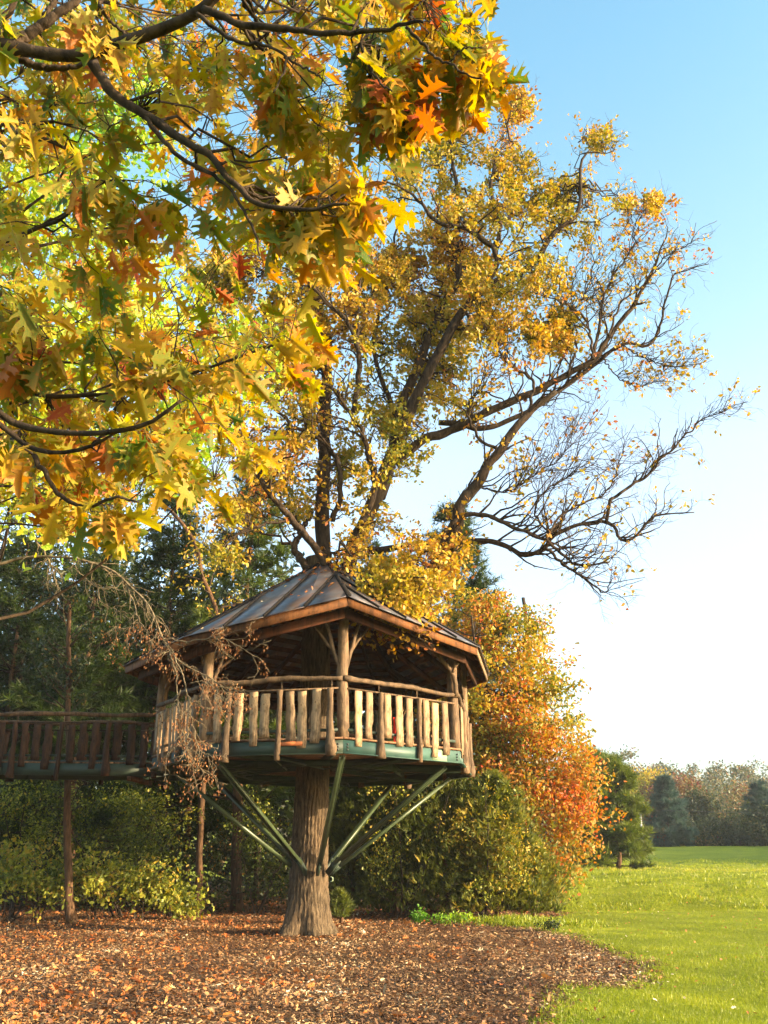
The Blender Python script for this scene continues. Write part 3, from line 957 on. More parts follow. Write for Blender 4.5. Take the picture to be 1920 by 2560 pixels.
def zc(x, y): return (640 + .7354 * x, 200 + .7354 * y)     # from an enlarged crop of the crown
LIMBS = [  # (points in the enlarged crop, Y at both ends, radius at both ends)
 ([(232, 1700), (225, 1500), (232, 1300), (238, 1150), (242, 980), (240, 860), (215, 760), (205, 620), (215, 450), (215, 300), (215, 170)], 22.0, 22.6, .19, .03),
 ([(300, 1800), (330, 1600), (400, 1440), (450, 1300), (500, 1170), (545, 1080), (590, 980), (640, 890), (700, 790), (760, 725), (850, 670), (930, 640), (980, 560), (1040, 500), (1095, 460), (1100, 380), (1105, 300), (1125, 250), (1190, 250)], 21.6, 21.0, .24, .02),
 ([(420, 1420), (470, 1250), (500, 1110), (560, 950), (600, 850), (640, 760), (690, 680), (680, 560), (690, 420), (670, 300), (655, 180), (640, 100)], 21.8, 23.0, .15, .02),
 ([(745, 740), (815, 640), (808, 580), (740, 520), (690, 500), (630, 490), (580, 440), (520, 380), (430, 340)], 21.2, 20.2, .085, .02),
 ([(812, 600), (830, 480), (800, 400), (815, 260), (860, 210), (850, 140), (880, 80)], 21.1, 21.9, .055, .015),
 ([(470, 1300), (540, 1240), (610, 1205), (700, 1175), (790, 1125), (880, 1085), (980, 1045), (1060, 1000), (1150, 945), (1200, 870), (1270, 790), (1320, 700), (1360, 620), (1400, 500)], 21.5, 20.0, .15, .012),
 ([(620, 1165), (690, 1170), (770, 1190), (850, 1160), (930, 1130), (1010, 1070), (1080, 1020), (1170, 950), (1250, 900), (1340, 895), (1385, 800), (1405, 700), (1440, 650), (1540, 625)], 21.4, 20.6, .09, .012),
 ([(395, 1830), (500, 1760), (560, 1720), (615, 1650), (650, 1590), (685, 1500), (695, 1440), (750, 1380), (790, 1310), (830, 1260), (890, 1180), (950, 1110), (1020, 1060)], 21.2, 20.2, .19, .06),
 ([(640, 1610), (640, 1540), (700, 1485), (770, 1480), (830, 1500), (920, 1540), (1000, 1570), (1060, 1630), (1130, 1655), (1200, 1640)], 20.8, 20.0, .08, .02),
 ([(380, 1600), (450, 1595), (560, 1575), (680, 1580), (780, 1565), (860, 1590), (940, 1612), (985, 1585), (1010, 1545), (1090, 1515), (1200, 1505), (1225, 1540), (1250, 1575), (1300, 1540), (1360, 1480), (1490, 1470)], 21.6, 19.8, .10, .014),
 ([(985, 1590), (1050, 1650), (1110, 1690), (1160, 1725), (1190, 1740), (1210, 1700)], 20.0, 19.4, .045, .012),
 ([(1190, 1505), (1200, 1440), (1250, 1395), (1340, 1335), (1370, 1290), (1420, 1250), (1470, 1195), (1530, 1150), (1600, 1115)], 20.2, 19.6, .05, .008),
 ([(985, 1560), (1040, 1480), (1110, 1440), (1190, 1400), (1230, 1320), (1250, 1250)], 20.1, 20.8, .035, .01),
 ([(340, 1560), (400, 1400), (392, 1300), (360, 1200), (320, 1130), (270, 1060), (200, 1010)], 21.4, 20.0, .10, .02),
 ([(330, 1130), (348, 1020), (345, 900), (300, 810), (250, 770), (200, 710), (140, 660), (60, 620)], 20.9, 19.4, .075, .018),
 ([(345, 880), (345, 760), (350, 660), (320, 560), (300, 480)], 20.6, 20.0, .04, .012),
 ([(290, 1740), (240, 1650), (180, 1560), (110, 1480), (60, 1420), (0, 1340), (-50, 1230), (-70, 1130), (-130, 1050)], 21.5, 19.6, .10, .025),
 ([(110, 1500), (40, 1510), (-60, 1540), (-140, 1620)], 20.8, 20.0, .035, .012),
 ([(190, 1680), (135, 1600), (150, 1540), (190, 1480)], 21.7, 22.6, .10, .04),
 ([(260, 1500), (290, 1400), (270, 1280), (190, 1200), (130, 1180), (60, 1110), (0, 1050), (-60, 1000)], 21.6, 20.2, .07, .02),
 ([(400, 1400), (480, 1250), (470, 1130), (420, 1000), (400, 900), (420, 780), (450, 650), (480, 500), (500, 420)], 22.2, 23.2, .08, .02),
 ([(830, 1260), (760, 1220), (720, 1130), (760, 1060), (860, 1100)], 20.8, 20.2, .04, .012),
 ([(930, 1120), (940, 1020), (850, 960), (800, 870), (760, 800)], 20.6, 20.3, .04, .012),
 ([(1150, 950), (1130, 850), (1100, 790), (1000, 740), (930, 720)], 20.3, 20.0, .035, .01),
 ([(750, 1380), (850, 1400), (950, 1340), (1030, 1290), (1060, 1240)], 20.8, 20.0, .03, .01),
 ([(1150, 945), (1165, 850), (1180, 750), (1215, 660), (1280, 570), (1305, 470)], 20.4, 20.6, .045, .010),
 ([(1200, 870), (1240, 760), (1330, 690), (1390, 600), (1470, 560), (1500, 520)], 20.2, 19.8, .035, .008),
 ([(1060, 1000), (1090, 900), (1060, 820), (1120, 720), (1150, 620)], 20.6, 21.2, .038, .009),
 ([(1250, 905), (1330, 950), (1400, 975), (1500, 965)], 20.4, 20.0, .025, .007),
 ([(1180, 950), (1230, 1010), (1290, 1040), (1370, 1030)], 20.4, 20.8, .02, .006),
 ([(1000, 1545), (950, 1470), (980, 1400), (1060, 1350), (1150, 1310)], 20.2, 20.6, .03, .01),
]
LK = 30
LP = []; LR = []
for pts, y0, y1, r0, r1 in LIMBS:
    n = len(pts)
    w3 = [P(*zc(*p), y0 + (y1 - y0) * i / (n - 1)) for i, p in enumerate(pts)]
    c = resample(w3, LK, .018)
    if pts[-1][0] > 1050: r0 *= .8; r1 *= .8
    r = np.linspace(1, 0, LK) ** .8 * (r0 - r1) + r1
    LP.append(c); LR.append(r)
    Cat().add(*tubes(resample(c, 60)[None], np.interp(np.linspace(0, 1, 60), np.linspace(0, 1, LK), r)[None] * (1 + .05 * rng.normal(size=(1, 60))), 10, .03)).build('limb', 'bark_limb', HT, True)
LP = np.array(LP); LR = np.array(LR)
SK = LP.reshape(-1, 3); SR = LR.reshape(-1)

def wc(x, y): return (x * 1.1573, y * 1.1573)
MASSES = [  # leafy masses of the crown: centre and half sizes, in the 1659-wide view; last is depth
 (705, 300, 48, 60, 22.6), (715, 400, 75, 75, 22.6), (860, 375, 55, 70, 22.5), (960, 310, 75, 70, 22.6), (1000, 230, 60, 50, 22.8), (1120, 235, 34, 38, 21.8), (1090, 360, 60, 50, 21.8),
 (1285, 300, 34, 26, 21.0), (1140, 430, 120, 70, 21.2), (1000, 450, 110, 80, 22.2), (960, 560, 130, 90, 22), (830, 570, 90, 90, 21.6), (700, 560, 110, 100, 21), (1200, 480, 80, 60, 21),
 (1110, 600, 100, 70, 20.8), (940, 690, 140, 90, 22.2), (770, 690, 110, 90, 21), (900, 790, 130, 80, 22), (640, 690, 110, 90, 20.5), (800, 890, 100, 80, 21.6), (970, 870, 90, 60, 21.2),
 (700, 900, 80, 90, 21.5), (600, 800, 100, 90, 20.4), (640, 960, 90, 70, 20.6), (770, 1030, 110, 70, 21.2), (660, 1090, 80, 60, 21), (800, 1130, 80, 50, 21), (560, 1000, 90, 80, 20.4),
 (900, 1240, 110, 50, 20.0), (770, 1180, 60, 50, 20.8), (850, 1300, 50, 30, 18.9), (870, 1345, 40, 30, 18.5), (835, 1275, 60, 40, 19.0), (890, 1310, 60, 40, 18.9),  (480, 1190, 50, 35, 20.4), (460, 640, 90, 80, 20), (1060, 700, 90, 60, 20.8),
 (1170, 720, 80, 60, 20.6), (1340, 440, 30, 14, 20.5), (1415, 440, 22, 20, 20.2), (870, 960, 80, 70, 21.4), (940, 1180, 90, 50, 20.4), (420, 900, 80, 80, 19.8), (500, 1110, 60, 40, 20.2)]
tg = []; tw = []
for (x, y, rx, ry, Yd) in MASSES:
    n = int(5 + rx * ry / 520)
    for _ in range(n):
        a, q = rng.uniform(0, 2 * PI), math.sqrt(rng.random()) * .85
        tg.append(P(*wc(x + rx * q * math.cos(a), y + ry * q * math.sin(a)), Yd + (.75 if y < 1150 else 0) + rng.normal() * .7))
tg = np.array(tg)
A1, AR1 = attach(tg, SK, SR, K=8, wig=.5, rmax=.05, r1=.008)
# free side branches everywhere, most on the bare right side
right = np.array([4., 1.2, 1.2, 1, 1.5, 3.6, 4.2, 2, 2.4, 4.2, 2.2, 4.2, 3, 1, 1, 1, 1, 1, .4, 1, 1, 2, 2, 2.4, 4.5, 4.5, 4, 3.5, 3.5, 2.4, 3])
right[0] = .6
S_, D_, r_ = spawn(LP, LR, 760, .22, 1.0, (.5, 1.1), w=right)
off = S_ - np.array([CX, 21.5, 7.0]); off /= np.linalg.norm(off, axis=1, keepdims=True)
D_ = D_ + off * .5
sx_, sy_ = proj(S_)
L_ = rng.uniform(.5, 1.9, len(S_)) * np.where(sx_ > 1480, .55, 1) * np.where(sx_ > 1650, .7, 1)
D_[:, 2] += np.where((sx_ > 1150) & (sy_ > 900), .5, .1)
B1, BR1 = grow(S_, D_, L_, np.minimum(r_ * .55, .028), np.full(len(S_), .006), 8, .26, .02)
P1 = np.concatenate([A1, B1]); R1 = np.concatenate([AR1, BR1])
wq = np.linalg.norm(np.diff(P1, axis=1), axis=2).sum(1); wq[:len(A1)] *= 1.8
S_, D_, r_ = spawn(P1, R1, 6400, .15, 1.0, (.5, 1.2), w=wq)
B2, BR2 = grow(S_, D_, rng.uniform(.25, .8, len(S_)), np.minimum(r_ * .55, .0075), np.full(len(S_), .0026), 6, .33, .02)
S_, D_, r_ = spawn(B2, BR2, 15500, .2, 1.0, (.5, 1.2))
B3, BR3 = grow(S_, D_, rng.uniform(.10, .32, len(S_)), np.full(len(S_), .003), np.full(len(S_), .0018), 4, .35, .02)
Cat().add(*tubes(P1, R1, 6, .04)).build('branches', 'bark_limb', HT, True)['kind'] = 'stuff'
tw = Cat().add(*tubes(B2, BR2, 3, caps=False)).add(*tubes(B3[:, ::3], BR3[:, ::3], 3, caps=False)).build('twigs', 'bark_limb', HT, True)
tw['kind'] = 'stuff'
ends = np.concatenate([B3[:, -1], B3[:, 2], B2[:, -1], B2[:, 3]])
dirs = np.concatenate([B3[:, -1] - B3[:, -2], B3[:, 2] - B3[:, 1], B2[:, -1] - B2[:, -2], B2[:, 3] - B2[:, 2]])
ex, ey = proj(ends)
ex /= 1.1573; ey /= 1.1573
den = np.zeros(len(ends))
for (x, y, rx, ry, Yd) in MASSES:
    den = np.maximum(den, 1.25 - np.sqrt(((ex - x) / rx) ** 2 + ((ey - y) / ry) ** 2) * .75)
den = np.clip(den, 0, 1)
gap = np.sin(ex * .035 + 1) * np.sin(ey * .041 + 2) + .6 * np.sin(ex * .08) * np.sin(ey * .07 + 1)
den = np.clip(den * np.where(ey > 1200, .75, np.where(ey > 760, .55, .76)) - .4 * (gap > .5), 0, 1)
base = np.where(ex > 1180, .15, np.where(ex > 980, .26, .34))
den = np.where((np.abs(ex - 705) < 26) & (ey > 730) & (ey < 1190), den * .25, den)
base = np.where((ey > 850) & (ex > 1150), .05, base)
keep = rng.random(len(ends)) < np.maximum(den, base)
E_, Dd = ends[keep], dirs[keep]
sparse = (den[keep] < .3)
ncl = 7
pos = clus(ncl, E_, .055)
yd = np.repeat(Dd / (np.linalg.norm(Dd, axis=1, keepdims=True) + 1e-9), ncl, 0) * .8 + rng.normal(size=(len(pos), 3)) * .8
sp = np.repeat(sparse, ncl)
k_ = (~sp) | (rng.random(len(pos)) < .4)
pos, yd, sp = pos[k_], yd[k_], sp[k_]
tone = np.clip(.15 + .62 * patch(pos, .5, 1.0) + .16 * rng.normal(size=len(pos)) + .25 * sp, 0, 1)
c = Cat()
leaves(c, pos, yd, rng.uniform(.075, .135, len(pos)), tone, T_L4)
c.build('foliage', 'hostleaf', HT)['kind'] = 'stuff'
print('host leaves', len(pos))

# ------------------------------------------------------------------ red oak whose boughs hang over the picture from the left
RB = np.array([-4.9, 5.2, 0.0]); RB[2] = float(hgt(RB[0], RB[1]))
RT = thing('red_oak_tree', 'red oak with large pointed yellow leaves on boughs reaching over the clearing', 'tree', tuple(RB))
MB().tube(resample([RB - (0, 0, .2), RB + (.05, 0, 2.5), RB + (-.05, .1, 5.5), RB + (.1, .1, 9)], 20), np.interp(np.linspace(0, 1, 20), [0, .1, 1], [.48, .34, .2]), 18, .02).build('trunk', 'bark_host', RT, True)
c1 = lambda x, y: (.5787 * x, .5787 * y)
c2 = lambda x, y: (.5787 * x, 700 + .5787 * y)
c5 = lambda x, y: (900 + .3617 * x, .3617 * y)
FB_ = [(c1, [(-420, 60), (-200, 120), (0, 190), (200, 232), (350, 245), (450, 215), (600, 160), (740, 115), (850, 60), (930, 0), (1000, -80)], 5.2, 4.7, .052, .02),
 (c1, [(880, 40), (1000, 90), (1130, 115), (1300, 130), (1450, 145), (1659, 125), (1730, 105), (1830, 95)], 4.75, 4.3, .017, .006),
 (c5, [(320, 190), (420, 290), (500, 380), (620, 440), (740, 520), (840, 540)], 4.4, 4.2, .007, .003),
 (c5, [(0, 300), (60, 450), (130, 560), (220, 630)], 4.5, 4.3, .006, .003),
 (c5, [(345, 170), (360, 80), (440, 0)], 4.4, 4.4, .006, .003),
 (c5, [(620, 440), (700, 340), (850, 330)], 4.3, 4.2, .004, .002),
 (c1, [(400, 270), (450, 350), (520, 430), (620, 490), (740, 570), (830, 630), (920, 690), (990, 770), (1080, 850), (1180, 900), (1350, 900), (1500, 880)], 5.1, 4.4, .024, .005),
 (c1, [(620, 490), (680, 580), (780, 680), (900, 750), (1000, 830), (1100, 1000), (1120, 1100)], 4.9, 4.5, .011, .004),
 (c1, [(-420, 400), (0, 500), (100, 530), (230, 525)], 6.0, 5.5, .03, .008),
 (c1, [(-420, 460), (0, 540), (60, 580), (180, 600), (280, 640)], 5.6, 5.2, .03, .008),
 (c1, [(60, 200), (150, 130), (260, 50), (330, 0), (400, -80)], 5.1, 5.2, .028, .012),
 (c1, [(-420, 200), (0, 100), (50, 0), (80, -60)], 5.6, 5.6, .035, .015),
 (c1, [(60, 245), (160, 285), (260, 295), (400, 270)], 5.2, 5.1, .02, .008),
 (c1, [(1230, 250), (1260, 260), (1380, 330), (1430, 390)], 4.6, 4.5, .006, .002),
 (c1, [(850, 60), (1000, 170), (1150, 200), (1240, 260), (1180, 400)], 4.7, 4.5, .01, .003),
 (c1, [(-420, 1180), (0, 1050), (100, 1010), (200, 970), (290, 930), (420, 800), (560, 780)], 5.8, 5.0, .028, .004),
 (c2, [(-420, 560), (0, 610), (120, 640), (300, 655), (430, 665), (560, 640), (680, 600), (780, 520)], 5.0, 4.5, .036, .006),
 (c2, [(-420, 600), (30, 650), (100, 710), (200, 745), (330, 735), (440, 700), (500, 660)], 5.1, 4.7, .03, .006),
 (c2, [(150, 760), (200, 850), (260, 930), (330, 970), (410, 975), (490, 940), (600, 960)], 4.9, 4.6, .012, .004),
 (c2, [(-420, 480), (200, 505), (410, 490), (540, 485), (640, 465), (780, 420), (900, 380), (1000, 350), (1150, 290), (1250, 260)], 5.6, 5.0, .022, .004),
 (c2, [(-420, 60), (60, 150), (130, 300), (135, 390)], 5.6, 5.2, .02, .005),
 (c1, [(430, 0), (450, 60), (560, 170)], 5.3, 5.1, .008, .006),
 (c1, [(160, 120), (250, -20), (300, -80)], 5.3, 5.4, .014, .01),
]
fP = []; fR = []
for cf, pts, d0, d1, r0, r1 in FB_:
    n = len(pts)
    w3 = [PD(*cf(*p), .86 * (d0 + (d1 - d0) * i / (n - 1))) for i, p in enumerate(pts)]
    if pts[0][0] <= -420:
        w3 = [RB + (0, 0, w3[0][2] - RB[2] - .35)] + w3
        r0 *= 1.15
    c = resample(w3, 26, .003)
    r = np.linspace(1, 0, 26) ** .8 * (r0 - r1) + r1
    r = r * 1.0
    fP.append(c); fR.append(r)
    q = resample(c, 56)
    Cat().add(*tubes(q[None], np.interp(np.linspace(0, 1, 56), np.linspace(0, 1, 26), r)[None] * (1 + .05 * rng.normal(size=(1, 56))), 10, .03)).build('bough', 'bark_limb', RT, True)
fP = np.array(fP); fR = np.array(fR)
MASK = [(-60, -60), (990, -60), (1010, 60), (1055, 110), (1060, 180), (1030, 200), (1000, 240), (950, 180), (905, 240), (840, 280), (790, 240), (760, 185), (640, 170), (650, 240), (610, 270), (640, 300), (740, 340), (800, 400), (835, 470),
        (780, 490), (770, 540), (700, 590), (620, 570), (560, 640), (600, 690), (730, 700), (740, 730), (680, 760), (650, 850), (560, 890), (545, 1000), (480, 1040), (430, 1090), (340, 1110), (300, 1150), (180, 1190), (140, 1180), (90, 1090), (-60, 1060)]
GAPS = [[(470, 225), (500, 150), (540, 95), (590, 100), (620, 175), (560, 215), (510, 245)], [(365, 430), (380, 395), (430, 420), (455, 480), (440, 520), (400, 500)], [(310, 700), (370, 650), (380, 720), (350, 750)],
        [(470, 240), (540, 230), (580, 250), (500, 262)], [(350, 640), (390, 560), (470, 570), (560, 600), (600, 660), (540, 690), (430, 730), (380, 740), (330, 720)], [(700, 610), (560, 600), (640, 560), (760, 540)], [(600, 560), (620, 640), (500, 640), (470, 560)], [(660, 320), (700, 230), (770, 260), (800, 360), (740, 320)]]
def fg_points(n, dlo, dhi, grow_=0.0):
    x = rng.uniform(-50, 1100, n); y = rng.uniform(-50, 1200, n)
    ok = inpoly(x, y, MASK)
    for g_ in GAPS:
        ok &= ~inpoly(x, y, g_)
    x, y = x[ok], y[ok]
    th = .5 + .3 * np.sin(x * .021 + 1.3) * np.sin(y * .027 + .4) + .25 * np.sin(x * .047 + y * .02) * np.sin(y * .051)
    k = rng.random(len(x)) < np.clip(th * 1.45 - .05 + .9 * (x > 740), .12, 1)
    x, y = x[k], y[k]
    d = rng.uniform(dlo, dhi, len(x))
    return np.array([PD(a * 1.1573, b * 1.1573 - 18, c) for a, b, c in zip(x, y, d)])
t1 = fg_points(450, 4.1, 5.5)
for x_, y_, rx_, ry_, n_ in ((1025, 140, 40, 70, 8), (995, 195, 30, 40, 5), (860, 225, 55, 45, 16), (830, 250, 30, 30, 6), (700, 470, 60, 60, 14), (620, 210, 22, 50, 6), (800, 430, 30, 30, 5), (1060, 110, 15, 40, 2)):
    t1 = np.concatenate([t1, [PD((x_ + rx_ * rng.normal() * .5) * 1.1573, (y_ + ry_ * rng.normal() * .5) * 1.1573 - 22, rng.uniform(4.0, 4.6)) for _ in range(n_)]])
t2 = fg_points(930, 5.5, 8.5)
skn = fP.reshape(-1, 3); skr = fR.reshape(-1)
a1, ar1 = attach(t1, skn, skr, K=7, wig=.4, lift=.12, rmax=.008, r1=.0018)
# more distant boughs of the same tree, spread behind the traced ones
bk = []
for i in range(13):
    x = rng.uniform(-20, 480); y = rng.uniform(0, 1150) ; d = rng.uniform(6, 8.3)
    e = PD(x * 1.1573, y * 1.1573, d)
    s0 = RB + (0, 0, max(1.8, e[2] - 1.2 - RB[2]))
    bk.append(resample([s0, (s0 + e) / 2 + rng.normal(size=3) * .35 + (0, .4, .1), e], 20, .02))
bk = np.array(bk); bkr = np.tile(np.linspace(.024, .005, 20), (len(bk), 1))
a2, ar2 = attach(t2, np.concatenate([bk.reshape(-1, 3), skn]), np.concatenate([bkr.reshape(-1), skr]), K=7, wig=.4, lift=.12, rmax=.009, r1=.002)
Cat().add(*tubes(bk, bkr, 8, .03)).build('far_boughs', 'bark_limb', RT, True)['kind'] = 'stuff'
Cat().add(*tubes(a1, ar1, 5)).add(*tubes(a2, ar2, 4)).build('twigs', 'bark_limb', RT, True)['kind'] = 'stuff'
lp = []; ly = []; cl = []
for A_, nn in ((a1, 7), (a2, 7)):
    for j in range(len(A_)):
        k = rng.integers(5, nn + 2)
        tt = np.where(rng.random(k) < .35, 1.0, rng.uniform(.35, 1, k)) * (A_.shape[1] - 1)
        i0 = np.minimum(tt.astype(int), A_.shape[1] - 2); f = (tt - i0)[:, None]
        p = A_[j][i0] * (1 - f) + A_[j][i0 + 1] * f
        ax = A_[j][-1] - A_[j][-2]; ax /= np.linalg.norm(ax) + 1e-9
        dd = rng.normal(size=(k, 3)) * .55 + ax * .35 + np.array([.22, 0, -.85])
        dd /= np.linalg.norm(dd, axis=1, keepdims=True)
        lp.append(p + dd * .05); ly.append(dd); cl.append(np.full(k, rng.random()))
lp = np.concatenate(lp); ly = np.concatenate(ly); cl = np.concatenate(cl)
sz = np.where(np.linalg.norm(lp - (0, 0, CAMZ), axis=1) < 5.6, rng.uniform(.12, .19, len(lp)), rng.uniform(.09, .15, len(lp)))
px_, py_ = proj(lp)
tone = .42 + .2 * rng.normal(size=len(lp)) + .28 * (cl > .84) - .24 * (cl < .24) + .13 * (patch(lp, 1.3, 2.0) - .5)
tone += .12 * ((px_ > 900) & (py_ < 350)) * rng.normal(size=len(lp))
tone = np.clip(tone, 0, 1)
rim = rng.random(len(lp)) ** 1.6
rollv = rng.normal(size=(len(lp), 3)) + np.array([.2, -.5, .6])
Fm = frames(ly, rollv)
order = np.argsort(np.linalg.norm(lp - (0, 0, CAMZ), axis=1) + 100 * ((px_ < 0) | (px_ > 1920) | (py_ < 0)))
near, rest = order[:300], order[300:]
c = Cat(); leaves(c, lp[rest], ly[rest], sz[rest], tone[rest], T_RO, rollv[rest], rim[rest])
c.build('foliage', 'redoak', RT)['kind'] = 'stuff'
VM = {}
from mathutils import Matrix
def leaf_variant(ti, tb, rb_):
    k = (ti, tb, rb_)
    if k not in VM:
        tv, tl, tc, te = T_RO[ti]
        o = add_mesh('leaf', tv, tl, tc, 'redoak', None, {'tone': np.full(len(tv), tb / 11), 'edge': te, 'rim': np.full(len(tv), rb_ / 3)})
        VM[k] = o.data; bpy.data.objects.remove(o)
    return VM[k]
ivr = Inv(RT)
for i in near:
    me = leaf_variant(int(rng.integers(0, 5)), int(round(tone[i] * 11)), int(round(rim[i] * 3)))
    o = bpy.data.objects.new('leaf', me); COL.objects.link(o)
    o.parent = RT; o.matrix_parent_inverse = ivr
    m = Matrix([[*(Fm[i][r] * sz[i]), lp[i][r]] for r in range(3)] + [[0, 0, 0, 1]])
    o.matrix_basis = m
print('red oak leaves', len(lp))

# ------------------------------------------------------------------ woodland trees
def crown(blobs, ncl, nl, spread, size, tmin=.45, T=T_LF, edge=.22):
    """Leaf clusters filling a set of ellipsoids (px, py, Y, rx, ry, rz)."""
    cs = []
    w = np.array([b[3] * b[4] * b[5] for b in blobs]); w = w / w.sum()
    for b, ww in zip(blobs, w):
        n = max(6, int(ncl * ww))
        d = rng.normal(size=(n, 3)); d /= np.linalg.norm(d, axis=1, keepdims=True)
        q = rng.uniform(tmin, 1.0, n) ** .7
        q = q * (1 + edge * rng.normal(size=n))
        cs.append(P(*b[:3]) + d * q[:, None] * np.array(b[3:6]))
    return np.concatenate(cs)

def leafy(name, label, cat, base, blobs, ncl, nl, spread, size, mat, tone0=.5, tones=.2, r0=.14, T=T_LF, group=None, bark='bark_dark', nlimb=30, stems=1, droop=0.0, pf=.6):
    base = np.array([base[0], base[1], float(hgt(base[0], base[1]))])
    t = thing(name, label, cat, tuple(base), group)
    cs = crown(blobs, ncl, nl, spread, size, T=T, edge=.42 if name in ('shrub', 'bush') else .27)
    cs[:, 2] = np.maximum(cs[:, 2], hgt(cs[:, 0], cs[:, 1]) + .12)
    zt = np.percentile(cs[:, 2], 88); ctr = cs.mean(0)
    tr = []; trr = []
    for s in range(stems):
        top_ = np.array([ctr[0], ctr[1], zt]) + rng.normal(size=3) * (.06 if stems == 1 else .3) * (zt - base[2])
        tr.append(resample([base - (0, 0, .1) + rng.normal(size=3) * (0 if stems == 1 else .12) * (1, 1, 0), (base + top_) / 2 + rng.normal(size=3) * .03 * (zt - base[2]), top_], 16, .012))
        trr.append(np.linspace(r0, r0 * .18, 16))
    tr = np.array(tr); trr = np.array(trr)
    Cat().add(*tubes(tr, trr, 9, .04)).build('trunk' if stems == 1 else 'stems', bark, t, True)
    if nlimb:
        sel = cs[rng.choice(len(cs), min(nlimb, len(cs)), replace=False)]
        b_, br_ = attach(sel, tr.reshape(-1, 3)[3:], trr.reshape(-1)[3:], K=7, wig=.4, lift=.1, rmax=r0 * .4, r1=.006)
        Cat().add(*tubes(b_, br_, 5)).build('branches', bark, t, True)['kind'] = 'stuff'
    pos = clus(nl, cs, spread)
    pos = pos[pos[:, 2] > hgt(pos[:, 0], pos[:, 1]) + .03]
    yd = rng.normal(size=(len(pos), 3)); yd[:, 2] += -.3 - droop
    tone = np.clip(tone0 + tones * rng.normal(size=len(pos)) + .75 * (patch(pos, pf, base[0]) - .5), 0, 1)
    c = Cat(); leaves(c, pos, yd, size * rng.uniform(.7, 1.3, len(pos)), tone, T)
    c.build('foliage', mat, t)['kind'] = 'stuff'
    return t

leafy('maple_tree', 'tall gold and orange maple crown rising right behind the treehouse roof', 'tree', G(1215, 2262)[:2],
      [(1190, 1560, 31, 1.5, 1.4, 1.0), (1300, 1590, 31, 1.1, 1.2, 1.0), (1240, 1720, 30.5, 2.0, 1.6, 1.4), (1370, 1720, 30.5, .9, 1.0, 1.0), (1120, 1760, 31, 1.2, 1.3, 1.4), (1300, 1860, 30.3, 1.6, 1.4, 1.2), (1420, 1840, 30.3, .75, .8, .8), (1190, 1900, 30.8, 1.4, 1.2, 1.2), (1040, 1620, 31.5, 1.0, 1.0, 1.0)],
      820, 34, .15, .125, 'goldleaf', .42, .2, .16, nlimb=70, pf=1.1)
leafy('maple_tree', 'low orange red maple glowing at the edge of the meadow', 'tree', G(1345, 2262)[:2],
      [(1330, 1840, 29.6, .9, .8, .7), (1250, 1930, 29.6, .8, .8, .6), (1210, 1530, 30.6, .6, .6, .5), (1370, 2010, 29.3, 1.1, 1.0, 1.0), (1440, 1930, 29.3, .75, .8, .7), (1290, 1990, 29.3, 1.0, .9, .9), (1440, 2050, 29, .7, .7, .8), (1390, 2140, 28.8, .75, .7, .6), (1380, 2200, 28.6, .35, .4, .3), (1280, 2110, 29, .7, .7, .6), (1470, 2130, 29, .35, .4, .3)],
      430, 30, .2, .115, 'orangeleaf', .36, .28, .10, nlimb=50, pf=1.3)
leafy('maple_tree', 'golden sapling between the cedars and the tall maple', 'tree', G(1130, 2275)[:2],
      [(1120, 1960, 29.6, 1.2, .9, .9), (1000, 2010, 29.8, 1.1, .8, .7), (1230, 2050, 29.2, .9, .8, .9), (930, 1960, 30.5, .9, .8, .6)],
      330, 34, .17, .085, 'goldleaf', .26, .16, .07, nlimb=34)

